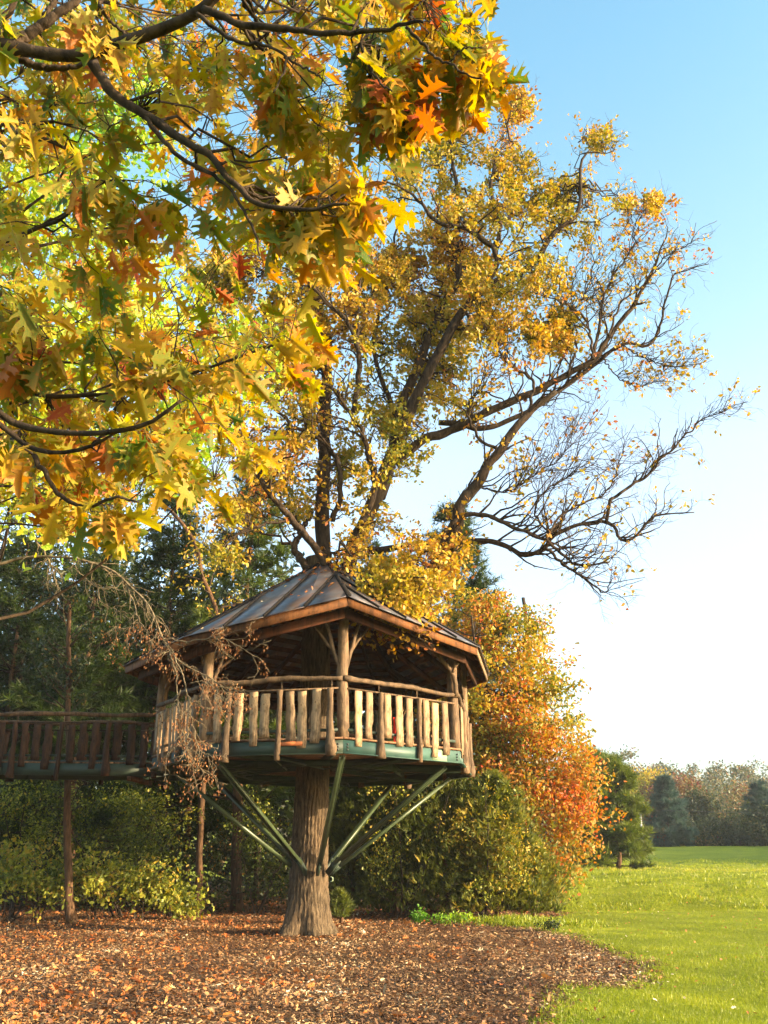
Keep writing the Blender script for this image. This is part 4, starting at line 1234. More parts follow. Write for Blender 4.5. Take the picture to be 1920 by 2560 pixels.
def conifer(name, label, x, y, H, R, zs, mat, tuft, nb=110, ntw=11, size=.30, T=T_TUFT, up=.02, r0=.17, tone0=.4, group=None, prof=.8, dens=3):
    b = np.array([x, y, float(hgt(x, y))])
    t = thing(name, label, 'tree', tuple(b), group)
    tr = resample([b - (0, 0, .1), b + (rng.normal() * .1, rng.normal() * .1, H * .5), b + (0, 0, H)], 22, .02)[None]
    trr = np.linspace(r0, .02, 22)[None]
    Cat().add(*tubes(tr, trr, 10, .03)).build('trunk', 'bark_post' if mat == 'needle' else 'bark_dark', t, True)
    u = zs + (1 - zs) * rng.random(nb) ** .9
    u = np.round(u * 26) / 26 + .006 * rng.normal(size=nb)
    u = np.clip(u, zs, .985)
    k = u * 21; i0 = np.minimum(k.astype(int), 20); f = (k - i0)[:, None]
    S = tr[0][i0] * (1 - f) + tr[0][i0 + 1] * f
    an = rng.uniform(0, 2 * PI, nb)
    D = np.stack([np.cos(an), np.sin(an), .15 + .5 * (u - .4)], 1)
    Ln = R * ((1 - u) / (1 - zs)) ** prof * rng.uniform(.6, 1.1, nb) + .15
    B, BR = grow(S, D, Ln, .012 + .012 * Ln, np.full(nb, .004), 8, .08, up)
    Cat().add(*tubes(B, BR, 5)).build('branches', 'bark_dark', t, True)['kind'] = 'stuff'
    S, D, r = spawn(B, BR, nb * ntw, .25, 1.0, (.5, 1.0))
    D[:, 2] = D[:, 2] * .4 + .08
    C_, CR = grow(S, D, rng.uniform(.15, .42, len(S)) * (R / 2.5) ** .5, r * .4, np.full(len(S), .002), 4, .15, .05)
    pp = np.concatenate([C_[:, -1], C_[:, 2], C_[:, 1], B[:, -1], B[:, -2]][:dens + 2])
    dd = np.concatenate([C_[:, -1] - C_[:, -2], C_[:, 2] - C_[:, 1], C_[:, 1] - C_[:, 0], B[:, -1] - B[:, -2], B[:, -2] - B[:, -3]][:dens + 2])
    dd /= np.linalg.norm(dd, axis=1, keepdims=True) + 1e-9; dd[:, 2] += .3
    tone = np.clip(tone0 + .2 * rng.normal(size=len(pp)) + .4 * (patch(pp, .7, x) - .5), 0, 1)
    c = Cat(); leaves(c, pp, dd, size * rng.uniform(.7, 1.2, len(pp)), tone, T)
    c.build('foliage', mat, t)['kind'] = 'stuff'
    return t

def htop(px, py, Y): return P(px, py, Y)[2]
conifer('pine_tree', 'tall green pine standing behind the gold maple right of the oak', P(1150, 2000, 37)[0], 37, htop(1150, 1290, 37), 3.4, .35, 'needle', 0, nb=160, ntw=11, size=.34)
conifer('pine_tree', 'green pine with feathery sunlit boughs behind the left slope of the treehouse roof', P(600, 2000, 31)[0], 31, htop(600, 1170, 31), 3.2, .2, 'needle', 0, nb=190, ntw=12, size=.34, tone0=.5)
conifer('pine_tree', 'dark pine behind the footbridge, nearer the treehouse', P(380, 2000, 33)[0], 33, htop(380, 1240, 33), 3.3, .12, 'needle', 0, nb=200, ntw=10, size=.36, tone0=.25)
conifer('pine_tree', 'dark pine above the middle of the footbridge', P(190, 2000, 30)[0], 30, htop(190, 1400, 30), 3.0, .15, 'needle', 0, nb=210, ntw=10, size=.34, tone0=.15)
conifer('pine_tree', 'dark pine at the far left edge above the footbridge', P(-10, 2000, 33)[0], 33, htop(0, 1350, 33), 3.6, .1, 'needle', 0, nb=210, ntw=10, size=.36, tone0=.15)
conifer('pine_tree', 'slim tall pine just right of the treehouse posts, behind the maple', P(930, 2000, 39)[0], 39, htop(930, 1360, 39), 3.0, .2, 'needle', 0, nb=150, ntw=12, size=.36)
conifer('pine_tree', 'bushy green pine beside the meadow, directly right of the orange maple', P(1488, 2000, 66)[0], 66, htop(1495, 1885, 66) - float(hgt(18, 66)), 2.4, .05, 'needle', 0, nb=170, ntw=11, size=.62, tone0=.85, prof=.5)
conifer('pine_tree', 'yellow green pine with level layered boughs at the far meadow corner', P(1535, 2000, 62)[0], 62, htop(1530, 1905, 62) - float(hgt(18, 62)), 2.0, .04, 'needle', 0, nb=120, ntw=11, size=.55, tone0=.85, prof=.45)

def cedar(label, px, Y, H, R, tone0, n=3900, group='cedars along the edge of the mulch'):
    x = P(px, 2200, Y)[0]; b = np.array([x, Y, float(hgt(x, Y))])
    t = thing('cedar_tree', label, 'tree', tuple(b), group)
    MB().tube(resample([b - (0, 0, .1), b + (.05, 0, H * .5), b + (0, 0, H * .95)], 12, .01), np.linspace(.07, .01, 12), 8, .04).build('trunk', 'bark_post', t, True)
    u = rng.random(n) ** .8
    an = rng.uniform(0, 2 * PI, n)
    lob = 1 + .3 * np.sin(an * 3 + u * 9 + px) + .22 * np.sin(an * 7 - u * 17)
    rad = R * (1 - u) ** .55 * (.35 + .65 * np.minimum(1, u * 6 + .45)) * lob * np.sqrt(rng.uniform(.12, 1.0, n)) * (1 + .26 * rng.normal(size=n))
    pos = b + np.stack([rad * np.cos(an), rad * np.sin(an), .12 + u * H * .97], 1)
    yd = np.stack([np.cos(an) * .55, np.sin(an) * .55, np.full(n, .65)], 1) + rng.normal(size=(n, 3)) * .3
    # thin branches
    bi_ = rng.choice(n, 60, replace=False)
    bp = np.stack([np.linspace(0, 1, 5)[None, :, None] * (pos[bi_] - (b + np.array([0, 0, 1.]) * np.maximum(.1, (pos[bi_, 2:3] - b[2]) * .75)))[:, None, :] + (b + np.array([0, 0, 1.]) * np.maximum(.1, (pos[bi_, 2:3] - b[2]) * .75))[:, None, :]])[0]
    Cat().add(*tubes(bp, np.tile(np.linspace(.014, .004, 5), (60, 1)), 4)).build('branches', 'bark_post', t, True)['kind'] = 'stuff'
    tone = np.clip(tone0 + .17 * rng.normal(size=n) + .5 * (patch(pos, 1.2, px) - .5), 0, 1)
    c = Cat(); leaves(c, pos, yd, rng.uniform(.13, .27, n), tone, T_SPRAY)
    c.build('foliage', 'cedar', t)['kind'] = 'stuff'
cedar('olive cedar nearest the trunk of the oak, low and dark', 880, 29.0, 3.9, 1.25, .3)
cedar('tall middle cedar under the right end of the deck', 985, 28.4, 4.6, 1.35, .36)
cedar('broad cedar with yellowish tips, third from the oak trunk', 1110, 28.0, 4.7, 1.45, .5, 4600)
cedar('rounded yellow green cedar at the meadow end of the row', 1240, 27.4, 3.6, 1.35, .68, 4600)
cedar('small low cedar at the very end beside the orange maple', 1330, 27.8, 1.9, .9, .7, 3000)
cedar('knee-high cedar seedling beside the foot of the big oak', 852, 25.2, .55, .22, .6, 260, None)

# shrubs on the left
SH = [('airy shrub with yellow specks in front of the middle cedar', (1010, 2060), 27.6, [(1010, 2040, 27.6, .9, .6, 1.0), (960, 2140, 27.4, .7, .6, .8)], 120, .07, .75),
      ('airy yellowing shrub before the two right cedars', (1210, 2100), 26.9, [(1190, 2090, 26.9, .9, .6, .9), (1290, 2160, 26.7, .7, .6, .7), (1240, 2220, 26.4, .7, .5, .5)], 170, .07, .95),
      ('dense shrub under the left end of the footbridge', (40, 2010), 27.5, [(40, 2010, 27.5, 1.5, .9, .8), (120, 2090, 27.5, 1.0, .8, .7)], 230, .07, .5),
      ('spreading shrub with small pale sunlit leaves between the two log posts', (310, 2090), 27.8, [(310, 2030, 27.8, 1.4, .9, .8), (360, 2110, 27.4, 1.1, .8, .8), (220, 2100, 27.8, .9, .8, .6)], 330, .075, .55),
      ('thin shrub in front of the dark wood left of the oak trunk', (640, 2100), 29, [(640, 2060, 29, .7, .7, .9), (690, 2160, 28.6, .6, .6, .7)], 120, .075, .4),
      ('shrub with yellow leaves close behind the oak trunk on its right', (860, 2040), 29.8, [(850, 2000, 29.8, .9, .6, .6), (820, 2090, 29.8, .5, .5, .7)], 130, .08, .7)]
for lab, (px, py), Yd, bl, nc, sz_, tn in SH:
    leafy('shrub', lab, 'shrub', (P(px, 2200, Yd)[0], Yd), bl, int(nc * .6), 24, .13, sz_ * 1.15, 'shrubleaf', tn, .2, .03, stems=4, nlimb=24)
low = [('bright yellow green bramble mound at the left edge of the clearing', 20, 2160, 26.0, 1.1, .5, .9), ('pale leaved bramble mound left of the slanting log post', 105, 2190, 25.6, .9, .4, .85),
       ('bright low bush right of the slanting log post', 240, 2185, 25.8, 1.0, .45, .85), ('low bush with drooping yellow leaves near the thin trunks', 350, 2200, 26.0, .8, .36, .9), ('tangled low bush at the foot of the thin trunks', 440, 2235, 26.6, .6, .25, .7)]
for lab, px, py, Yd, r_m, h_m, tn in low:
    leafy('bush', lab, 'bush', (P(px, 2200, Yd)[0], Yd), [(px, py, Yd, r_m, r_m * .7, h_m), (px + 30, py + 30, Yd - .2, r_m * .8, r_m * .6, h_m * .6)], 60, 20, .13, .12, 'shrubleaf', tn - .12, .18, .02, stems=5, nlimb=20, group='low bushes at the edge of the clearing')

# slender trunks one can tell apart
def slim(name, label, px0, py0, px1, py1, Y, r0, r1, mat, bend=.0, Y1=None, group=None, crown_=None, via=None):
    g = G(px0, py0) if Y is None else np.array([P(px0, py0, Y)[0], Y, 0.0])
    g[2] = float(hgt(g[0], g[1]))
    e = P(px1, py1, Y1 or g[1])
    t = thing(name, label, 'tree', tuple(g), group)
    K = 22
    q = resample([g + (.02 + bend, -.02, -.1), g * .9 + e * .1 + (-bend * .2, 0, 0), g * .5 + e * .5 + rng.normal(size=3) * .06, e], K, .012)
    if via: q = resample([g - (0, 0, .1)] + [P(a, b_, g[1]) for a, b_ in via] + [e], K, .012)
    R = np.linspace(r0, r1, K); R[:3] *= (1.5, 1.2, 1.08)
    MB().tube(q, R, 12, .035).build('trunk', mat, t, True)
    if crown_:
        nb_ = 13 if crown_ == 'hostleaf' else 40
        S, D, r = spawn(q[None], R[None], nb_, .6, 1.0, (.6, 1.2))
        B, BR = grow(S, D, rng.uniform(.5, 1.6, nb_), r * .4, np.full(nb_, .005), 7, .2, .02)
        Cat().add(*tubes(B, BR, 5)).build('branches', 'bark_dark', t, True)['kind'] = 'stuff'
        pos = clus(10 if nb_ == 40 else 6, B[:, 3:].reshape(-1, 3), .13)
        c = Cat(); leaves(c, pos, rng.normal(size=(len(pos), 3)) - (0, 0, .3), rng.uniform(.07, .13, len(pos)), np.clip(rng.normal(.5, .25, len(pos)), 0, 1), T_LF)
        c.build('foliage', crown_, t)['kind'] = 'stuff'
    return t
slim('slender_tree', 'slim bare trunk rising in front of the footbridge, its foot slanting right', 172, 2312, 172, 1500, None, .105, .05, 'bark_post', .12, crown_='woodleaf')
slim('pine_tree', 'straight reddish pine trunk behind the deck, left of the oak trunk', 592, 2280, 590, 1500, None, .15, .12, 'bark_post', .02, crown_='woodleaf')
slim('slender_tree', 'thin grey trunk in the shade, nearer the footbridge end of the pair', 432, 2238, 428, 1560, None, .085, .05, 'bark_post', .0, group='pair of thin trunks in the wood edge')
slim('slender_tree', 'thin grey trunk in the shade, right one of the pair', 470, 2252, 468, 1560, None, .07, .045, 'bark_post', .0, group='pair of thin trunks in the wood edge')
slim('leaning_tree', 'crooked bare limbed tree leaning above the left end of the treehouse roof', 498, 2240, 430, 1280, 28.8, .10, .055, 'bark_post', .0, crown_='hostleaf', via=[(505, 2000), (540, 1700), (548, 1560), (530, 1500), (500, 1425), (497, 1385), (470, 1325)])

proto = None
for i in range(18):
    x = rng.uniform(-24, 6); y = rng.uniform(33, 44)
    if proto is None:
        b = np.array([x, y, float(hgt(x, y))])
        proto = thing('bare_tree', 'thin dark bare tree standing in the shaded wood behind the clearing', 'tree', tuple(b), 'thin trunks deep in the wood')
        MB().tube(resample([b - (0, 0, .1), b + (.15, 0, 5), b + (-.1, 0, 11)], 12, .03), np.linspace(.13, .05, 12), 8, .04).build('trunk', 'bark_dark', proto, True)
    else:
        s_ = rng.uniform(.6, 1.4)
        copy_thing(proto, (x, y, float(hgt(x, y))), rng.uniform(0, 6), (s_, s_, 1))

def mass(name, label, n, fn, size, mat, tone0, T=T_SM, kind='stuff', cat='woodland'):
    pos = fn(n)
    yd = rng.normal(size=(len(pos), 3))
    tone = np.clip(tone0 + .22 * rng.normal(size=len(pos)) + .5 * (patch(pos, .25, 1.0) - .5), 0, 1)
    c = Cat(); leaves(c, pos, yd, size * rng.uniform(.6, 1.3, len(pos)), tone, T)
    o = c.build(name, mat); tag(o, label, cat, kind=kind)
def wood(n):
    nc = n // 40
    y = rng.uniform(36, 52, nc); x = -30 + rng.random(nc) * (33.5 + (y - 36) * .14)
    z = rng.random(nc) ** .9 * np.clip(10.5 - .16 * np.abs(x + 8), 2, 12)
    z = np.where(x > 3, z * .8, z)
    p = clus(40, np.stack([x, y, z], 1), .7)
    return p[p[:, 2] > .05]
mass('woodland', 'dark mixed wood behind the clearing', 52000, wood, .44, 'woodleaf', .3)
def under(n):
    nc = n // 30
    x = rng.uniform(-20, 4, nc); y = rng.uniform(29.5, 36, nc)
    z = .1 + rng.random(nc) ** 1.6 * 2.6
    p = clus(30, np.stack([x, y, z], 1), .3)
    return p[p[:, 2] > .05]
def upper(n):
    nc = n // 40
    p = clus(40, np.stack([rng.uniform(-22, -4, nc), rng.uniform(36, 44, nc), rng.uniform(6, 13.5, nc)], 1), .6)
    return p
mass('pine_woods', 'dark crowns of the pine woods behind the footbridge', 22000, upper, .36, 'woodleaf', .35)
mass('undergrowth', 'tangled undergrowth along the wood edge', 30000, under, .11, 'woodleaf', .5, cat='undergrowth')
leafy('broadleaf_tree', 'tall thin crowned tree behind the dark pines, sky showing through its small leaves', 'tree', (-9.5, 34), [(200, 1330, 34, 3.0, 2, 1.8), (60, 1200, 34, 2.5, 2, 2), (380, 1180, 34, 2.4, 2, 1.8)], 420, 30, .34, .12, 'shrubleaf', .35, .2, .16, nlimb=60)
leafy('broadleaf_tree', 'lime green tree seen between the red oak boughs at the far left', 'tree', (-6.4, 13.2), [(60, 480, 13, 1.2, 1, 1.6), (80, 950, 13, 1.2, 1, 1.6), (300, 760, 13.5, 1.2, 1, 1.2), (420, 1080, 13.5, .9, .8, .8), (560, 900, 14, .9, .8, .9), (330, 300, 13.5, 1.0, .8, 1.0), (640, 560, 14, .6, .6, .5), (90, 1260, 13, .6, .6, .5)],
      620, 22, .2, .13, 'limeleaf', .45, .2, .045, nlimb=90, droop=.3)

# bare drooping tree with dry seed keys
cd = lambda x, y: (.3858 * x, 1300 + .3858 * y)
DB = np.array([-7.4, 14.0, 0.]); DB[2] = float(hgt(DB[0], DB[1]))
DT = thing('bare_tree', 'tree with drooping bare branches and dry brown seed clusters before the treehouse roof', 'tree', tuple(DB))
MB().tube(resample([DB - (0, 0, .1), DB + (.1, 0, 3), DB + (.2, 0, 7)], 14, .02), np.linspace(.2, .07, 14), 12, .03).build('trunk', 'bark_limb', DT, True)
DL = [([(-500, 420), (0, 280), (200, 245), (400, 240), (560, 270), (720, 330), (800, 390), (900, 480), (1000, 620), (1050, 760), (1130, 880), (1230, 960), (1330, 1000), (1400, 1060), (1480, 1110), (1540, 1130)], 13.6, 12.6, .032, .006),
      ([(800, 400), (860, 520), (900, 640), (960, 740), (1000, 830)], 13.2, 13.0, .014, .005),
      ([(1100, 860), (1140, 1000), (1150, 1150), (1170, 1300), (1200, 1450), (1240, 1540), (1330, 1640)], 12.9, 12.8, .013, .004),
      ([(1130, 880), (1190, 1020), (1230, 1200), (1250, 1350), (1290, 1480), (1380, 1540)], 12.8, 12.5, .011, .004),
      ([(1050, 760), (1180, 790), (1280, 775), (1400, 760), (1500, 790), (1600, 850), (1650, 885)], 12.9, 12.5, .010, .004),
      ([(1170, 1100), (1130, 1190), (1090, 1235), (1040, 1260)], 12.8, 12.8, .007, .003),
      ([(1185, 1430), (1100, 1500), (1060, 1550)], 12.8, 12.8, .006, .003),
      ([(1230, 1060), (1320, 1050), (1400, 1110), (1500, 1190)], 12.7, 12.5, .008, .003),
      ([(90, 0), (200, 90), (280, 200), (340, 320), (380, 450), (430, 520)], 14.0, 13.5, .02, .004),
      ([(450, 280), (640, 440), (800, 400)], 13.4, 13.3, .01, .004),
      ([(640, 440), (650, 520), (720, 570), (850, 610)], 13.3, 13.3, .008, .003),
      ([(900, 620), (850, 690), (740, 720)], 13.1, 13.1, .006, .003), ([(910, 680), (880, 760), (830, 830)], 13.1, 13.1, .006, .003)]
dP = []; dR = []
for pts, y0, y1, r0, r1 in DL:
    n = len(pts)
    w3 = [P(*cd(*p), y0 + (y1 - y0) * i / (n - 1)) for i, p in enumerate(pts)]
    if pts[0][0] < -400: w3 = [DB + (.1, 0, w3[0][2] - .6)] + w3
    c = resample(w3, 30, .008); dP.append(c); dR.append(np.linspace(r0, r1, 30))
    MB().tube(resample(c, 44), np.linspace(r0, r1, 44) * (1 + .06 * rng.normal(size=44)), 8, .04).build('limb', 'bark_twig', DT, True)
dP = np.array(dP); dR = np.array(dR)
S, D, r = spawn(dP, dR, 230, .35, 1.0, (.5, 1.1)); D[:, 2] -= .45
q1, qr1 = grow(S, D, rng.uniform(.15, .55, len(S)), np.minimum(r * .6, .006), np.full(len(S), .0025), 7, .3, -.04)
S, D, r = spawn(q1, qr1, 420, .3, 1.0, (.5, 1.1))
q2, qr2 = grow(S, D, rng.uniform(.05, .2, len(S)), np.full(len(S), .003), np.full(len(S), .002), 4, .3, -.06)
Cat().add(*tubes(q1, qr1, 4)).add(*tubes(q2, qr2, 3)).build('twigs', 'bark_twig', DT, True)['kind'] = 'stuff'
ee = np.concatenate([q1[:, -1], q1[:, 3], q2[:, -1]])
ex, ey = proj(ee)
kk = (ey > 1560) & (rng.random(len(ee)) < .42)
pos = clus(7, ee[kk], (.035, .035, .035)); pos[:, 2] -= .03
c = Cat(); leaves(c, pos, rng.normal(size=(len(pos), 3)) * .35 - (0, 0, 1), rng.uniform(.025, .05, len(pos)), np.clip(rng.normal(.35, .25, len(pos)), 0, 1), T_SM)
c.build('seed_clusters', 'deadleaf', DT)['kind'] = 'stuff'

# ------------------------------------------------------------------ far edge of the meadow
def far_tree(label, px, Y, top, blobs, mat, tn, size, name='broadleaf_tree', cat='tree', ncl=120, group=None, nl=28):
    x = P(px, 2100, Y)[0]
    leafy(name, label, cat, (x, Y), blobs, ncl, nl, .42, size * .72, mat, tn, .18, .18, T=T_SM, nlimb=12, group=group, pf=.3)
for i, (px, tp, w_, tn, lab) in enumerate([(1612, 2040, 2.4, .9, 'reddish bush at the left end of the far hedge beside the pole'), (1730, 2062, 2.6, .25, 'low green bush at the foot of the blue green spruce'), (1790, 2052, 3.0, .2, 'rounded dark green bush, second right of the spruce'), (1850, 2045, 3.0, .15, 'dull olive bush in the middle of the far hedge'), (1905, 2015, 3.6, .1, 'tall dark bush at the right edge of the far hedge')]):
    Yd = 112 + (i % 3)
    far_tree(lab, px, Yd, tp, [(px, (tp + 2112) / 2 + 6, Yd, w_, 2.0, (2125 - tp) / 42.)], 'farleaf', tn, .42, 'bush', 'bush', 120, 'bushes of the far hedge')
bush0 = [o for o in COL.objects if o.get('label', '').startswith('dull olive bush')][0]
for i in range(9):                     # the hedge goes on beyond the picture
    x = 49 + i * 5.0
    copy_thing(bush0, (x, 113 - i * .6, float(hgt(x, 113))), i * 1.1, label='dark bush of the far hedge, beyond the right edge of the view')
hz_ = float(hgt(35, 112))
conifer('spruce_tree', 'blue green spruce standing before the far hedge', P(1672, 2100, 110)[0], 110, htop(1672, 1942, 110) - hz_, 3.0, .02, 'spruce', 0, nb=150, ntw=9, size=.7, T=T_TUFT, up=-.03, tone0=.4)
conifer('spruce_tree', 'dark spruce cut by the right edge behind the hedge', P(1912, 2100, 116)[0], 116, htop(1912, 1958, 116) - hz_, 3.0, .02, 'spruce', 0, nb=130, ntw=9, size=.75, T=T_TUFT, up=-.03, tone0=.3)
far_tree('dark red brown tree behind the blue green spruce', 1690, 124, 1940, [(1660, 1985, 124, 2.6, 2, 1.8), (1710, 1975, 124, 2.6, 2, 1.6)], 'farleaf', 1.0, .45)
far_tree('bright yellow tree behind the layered pine', 1620, 135, 1930, [(1600, 1975, 135, 2.6, 2.4, 2.4), (1632, 1965, 135, 2.2, 2, 2)], 'hostleaf', .3, .5)
far_tree('green tree right of the blue green spruce', 1750, 119, 1985, [(1750, 2030, 119, 2.9, 2, 2.4)], 'farleaf', .2, .45)
far_tree('pale orange bare-stemmed tree behind the hedge', 1820, 140, 1965, [(1810, 2010, 140, 3.0, 2.5, 2.2), (1850, 1990, 140, 2.6, 2.2, 1.8)], 'farleaf', .85, .4, ncl=60)
far_tree('tan tree behind the hedge near the right spruce', 1875, 142, 1975, [(1880, 2015, 142, 2.4, 2.4, 2.2)], 'farleaf', .75, .4, ncl=60)
def hillwood(n):
    nc = n // 70
    y = rng.uniform(165, 300, nc); x = rng.uniform(-40, 1, nc) * 1.0
    x = rng.uniform(.1, .62, nc) * y
    z = hgt(x, y) + rng.uniform(1, 8.5, nc) * np.where(rng.random(nc) < .12, 1.35, 1)
    return clus(70, np.stack([x, y, z], 1), (1.0, 1.0, .75))
mass('hillside_wood', 'autumn wood covering the distant low hill', 95000, hillwood, .8, 'farleaf', .40)
# trees right of the picture whose shade falls over the far meadow
ft = leafy('broadleaf_tree', 'green tree standing beyond the right edge of the meadow', 'tree', (62, 66), [(960 + 2418 * 62 / 66, 1900, 66, 5, 5, 5)], 120, 30, .9, .7, 'farleaf', .25, .2, .3, nlimb=10, T=T_SM, group='trees right of the meadow')
for i in range(8):
    x, y = 64 + i * 1.5 + rng.uniform(-2, 2), 70 + i * 5.0
    copy_thing(ft, (x, y, float(hgt(x, y))), i * 2.2)
# pole and wires
x = P(1606, 2100, 104)[0]; g = np.array([x, 104, float(hgt(x, 104))])
t = thing('utility_pole', 'slim grey utility pole at the left end of the far hedge', 'pole', tuple(g))
MB().tube([g, g + (0, 0, htop(1606, 2022, 104) - g[2])], [.14, .11], 8).build('pole', 'grey_metal', t)
zt_ = htop(1606, 2026, 104)
MB().box((x - .7, 104, zt_), (x + .7, 104, zt_), .1, .1).build('crossarm', 'bark_dark', t)
for off in (-.5, .5):
    w3 = [np.array([x + off, 104, zt_ + .08]), np.array([x + 18, 103.5, zt_ - .35]), np.array([x + 40, 103, zt_ + .3])]
    MB().tube(resample(w3, 20), [.011] * 20, 5).build('wire', 'bolt', t)

# ------------------------------------------------------------------ wood chips, fallen leaves and grass
def bed_points(n, ylo, yhi, pw=1.0, spill=.0):
    y = ylo + (yhi - ylo) * rng.random(n) ** pw
    x = rng.uniform(-.44, .36, n) * (y + 1)
    ok = inpoly(x + spill * rng.normal(size=n), y + spill * rng.normal(size=n), BED)
    return x[ok], y[ok]
x, y = bed_points(165000, 9.6, 31, 1.25, .16)
pos = np.stack([x, y, hgt(x, y) + rng.uniform(.006, .03, len(x))], 1)
yd = rng.normal(size=(len(pos), 3)) * (1, 1, .28)
up_ = rng.normal(size=(len(pos), 3)) * .55 + (0, 0, 1)
c = Cat(); leaves(c, pos, yd, rng.uniform(.021, .06, len(pos)) * np.where(rng.random(len(pos)) < .03, 1.8, 1), np.clip(rng.beta(2, 2.6, len(pos)) + .45 * (patch(pos, .9, 3) - .5) + .25 * (patch(pos, 2.7, 8) - .5), 0, 1), T_CHIP, up_)
o = c.build('wood_chips', 'chip'); tag(o, 'brown wood chips covering the clearing under the treehouse', 'wood chips', kind='stuff')
x, y = bed_points(34000, 9.6, 36, 1.1, .35)
w_ = np.clip(.12 + .5 * np.exp(-((x + 1.6) ** 2 + (y - 21.7) ** 2) / 1.6) + .35 * smooth(15, 11, y) * smooth(0, -4, x) + .55 * smooth(1, -5, x) + .5 * smooth(21, 26, y) + .25 * np.sin(x * .9) * np.sin(y * .7 + 1), .05, 1)
k = rng.random(len(x)) < w_
x, y = x[k], y[k]
pos = np.stack([x, y, hgt(x, y) + rng.uniform(.012, .05, len(x))], 1)
yd = rng.normal(size=(len(pos), 3)) * (1, 1, .35)
up_ = rng.normal(size=(len(pos), 3)) * .6 + (0, 0, 1)
c = Cat(); leaves(c, pos, yd, rng.uniform(.035, .085, len(pos)), np.clip(rng.beta(2.2, 2.4, len(pos)), 0, 1), T_LF, up_)
k = rng.random(len(pos)) < .025
leaves(c, pos[k] + (0, 0, .01), yd[k], rng.uniform(.10, .17, k.sum()), np.clip(rng.normal(.75, .15, k.sum()), 0, 1), T_RO, up_[k])
o = c.build('fallen_leaves', 'litter'); tag(o, 'brown and orange leaves fallen over the wood chips', 'fallen leaves', kind='stuff')
x = rng.uniform(0, 14, 4000); y = rng.uniform(10, 40, 4000)
k = ~inpoly(x, y, BED) & (rng.random(4000) < .26)
x, y = x[k], y[k]
pos = np.stack([x, y, hgt(x, y) + .05], 1)
c = Cat(); leaves(c, pos, rng.normal(size=(len(pos), 3)) * (1, 1, .3), rng.uniform(.03, .07, len(pos)), np.clip(rng.normal(.7, .25, len(pos)), 0, 1), T_LF, rng.normal(size=(len(pos), 3)) * .5 + (0, 0, 1))
o = c.build('scattered_leaves', 'litter'); tag(o, 'single dry leaves scattered over the mown lawn', 'leaves', kind='stuff')

def lawn_points(n, ylo, yhi, pw, spill=.12):
    y = ylo + (yhi - ylo) * rng.random(n) ** pw
    x = rng.uniform(.0, .47, n) * (y + 1)
    out = ~inpoly(x + spill * rng.normal(size=n), y + spill * rng.normal(size=n), BED)
    return x[out], y[out]
x, y = lawn_points(380000, 10, 34, 1.5)
n = len(x)
pos = np.stack([x, y, hgt(x, y) - .004], 1)
clump = .5 + .5 * np.sin(x * 2.1 + np.sin(y * 1.7)) * np.sin(y * 2.6 + np.sin(x * 1.9))
h_ = rng.uniform(.022, .048, n) * (.75 + .5 * clump)
yd = rng.normal(size=(n, 3)) * (.38, .38, 0) + (0, 0, 1)
c = Cat(); leaves(c, pos, yd, h_, np.clip(.42 + .16 * rng.normal(size=n) + .25 * (clump - .5) + .1 * smooth(2.5, .2, np.abs(x - 3 - y * .05)), 0, 1), T_BLADE1)
# rough grass of the meadow: coarser tufts
x, y = lawn_points(150000, 31, 78, 1.35, 0)
n = len(x)
pos = np.stack([x, y, hgt(x, y) - .01], 1)
clump = .5 + .5 * np.sin(x * 1.3 + 2 * np.sin(y * .9)) * np.sin(y * 2.2 + np.sin(x * .7))
k = rng.random(n) < .35 + .65 * clump
pos, clump = pos[k], clump[k]; n = len(pos)
yd = rng.normal(size=(n, 3)) * (.5, .5, 0) + (0, 0, 1)
leaves(c, pos, yd, rng.uniform(.05, .12, n) * (.6 + .7 * clump) * (1 + (pos[:, 1] - 31) * .012), np.clip(.55 + .2 * rng.normal(size=n) + .35 * np.exp(-((pos[:, 1] - 58) / 4) ** 2), 0, 1), [(T_BLADE1[0][0] * (1.7, 1, 1), *T_BLADE1[0][1:])])
# longer tufts where the lawn meets the chips
ex_, ey_ = [], []
for i in range(len(bed_px) - 1):
    a, b = np.array(BED[i]), np.array(BED[i + 1])
    m = int(np.linalg.norm(b - a) * 130)
    tt = rng.random(m)[:, None]
    q = a + (b - a) * tt + rng.normal(size=(m, 2)) * .16
    ex_.append(q[:, 0]); ey_.append(q[:, 1])
x, y = np.concatenate(ex_), np.concatenate(ey_)
x = np.concatenate([x, G(1320, 2310)[0] + rng.normal(size=3500) * .7]); y = np.concatenate([y, G(1320, 2310)[1] + rng.normal(size=3500) * .6])
n = len(x)
pos = np.stack([x, y, hgt(x, y)], 1)
leaves(c, pos, rng.normal(size=(n, 3)) * (.5, .5, 0) + (0, 0, 1), rng.uniform(.03, .08, n) * (1 + 1.2 * (y > 24)), np.clip(.4 + .22 * rng.normal(size=n), 0, 1), T_BLADE)
o = c.build('grass', 'grass'); tag(o, 'sunlit green grass of lawn and meadow', 'grass', kind='stuff')

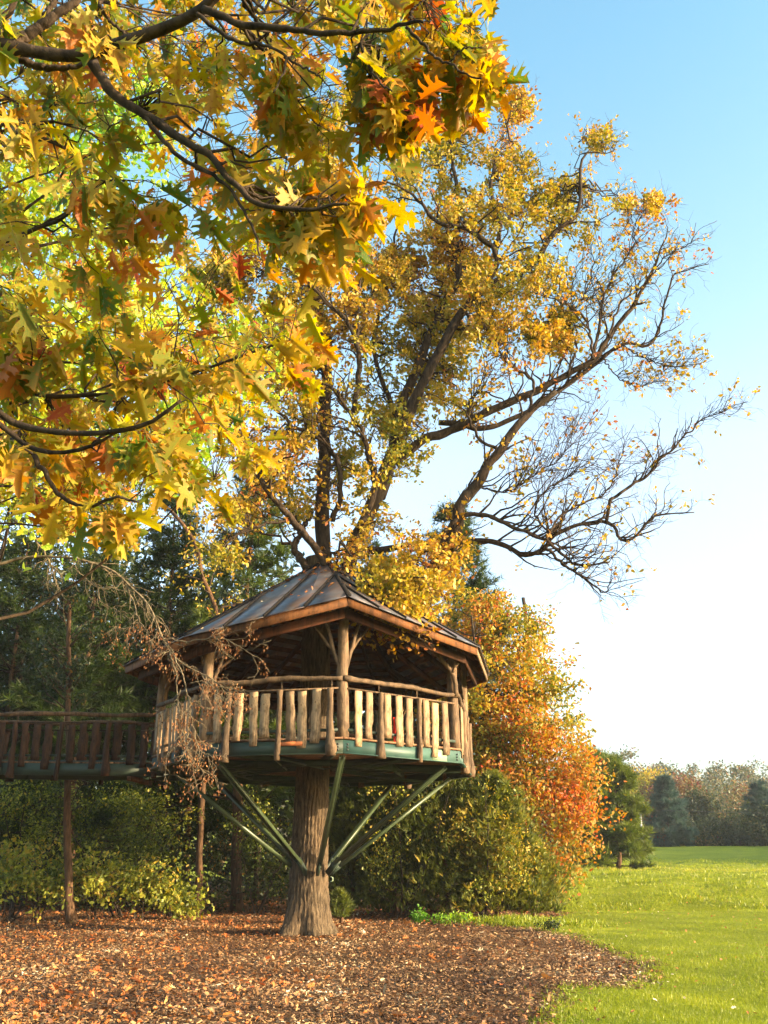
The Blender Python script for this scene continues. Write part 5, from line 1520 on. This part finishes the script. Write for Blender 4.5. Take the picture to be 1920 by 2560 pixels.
leafy('green_weed', 'bright green leafy weed at the foot of the cedars, nearer the oak', 'plant', G(1050, 2302)[:2], [(1050, 2292, 25.6, .24, .2, .12)], 22, 14, .06, .06, 'limeleaf', .12, .12, .008, stems=3, nlimb=8)
leafy('green_weed', 'wide patch of green weed at the foot of the cedars, farther right', 'plant', G(1140, 2312)[:2], [(1120, 2306, 25.2, .42, .25, .1), (1165, 2302, 25.2, .25, .2, .12)], 40, 14, .06, .06, 'limeleaf', .12, .12, .008, stems=3, nlimb=8)
leafy('dark_weed', 'small dark weed clump at the edge of the lawn', 'plant', G(1372, 2330)[:2], [(1372, 2316, 22.8, .2, .18, .12)], 20, 14, .06, .05, 'woodleaf', .5, .12, .006, stems=3, nlimb=8)

# ------------------------------------------------------------------ thin autumn haze over the whole place
hz = MB().add([(x, y, z) for z in (-2.0, 34.0) for x, y in ((-440, -70), (440, -70), (440, 720), (-440, 720))],
              [(3, 2, 1, 0), (4, 5, 6, 7), (0, 1, 5, 4), (1, 2, 6, 5), (2, 3, 7, 6), (3, 0, 4, 7)]).build('haze', None)
hm = bpy.data.materials.new('haze'); hm.use_nodes = True
for n_ in list(hm.node_tree.nodes):
    if n_.type != 'OUTPUT_MATERIAL': hm.node_tree.nodes.remove(n_)
pv = hm.node_tree.nodes.new('ShaderNodeVolumePrincipled')
pv.inputs['Color'].default_value = (.86, .90, 1, 1); pv.inputs['Density'].default_value = .00026
hm.node_tree.links.new(pv.outputs[0], hm.node_tree.nodes['Material Output'].inputs['Volume'])
hz.data.materials.append(hm); hz['kind'] = 'stuff'

# dry leaves caught on the roof
rp = []
for k in (7, 0, 6):
    e0, e1 = EV[k], EV[(k + 1) % 8]
    N = np.cross(e1 - e0, APEX - e0); N /= np.linalg.norm(N); N = N if N[2] > 0 else -N
    for _ in range(60):
        a = rng.uniform(.03, .97); b = rng.random() ** .7 * .95
        q = e0 * (1 - a) + e1 * a
        rp.append((q * (1 - b) + APEX * b + N * .085, N))
pos = np.array([a for a, b in rp]); nn = np.array([b for a, b in rp])
yd = np.cross(nn, rng.normal(size=nn.shape)) + .15 * nn
c = Cat(); leaves(c, pos, yd, rng.uniform(.06, .12, len(pos)), np.clip(rng.normal(.6, .25, len(pos)), 0, 1), T_LF, nn + .35 * rng.normal(size=nn.shape))
o = c.build('roof_leaves', 'litter'); tag(o, 'dry leaves caught on the metal roof', 'leaves', kind='stuff')
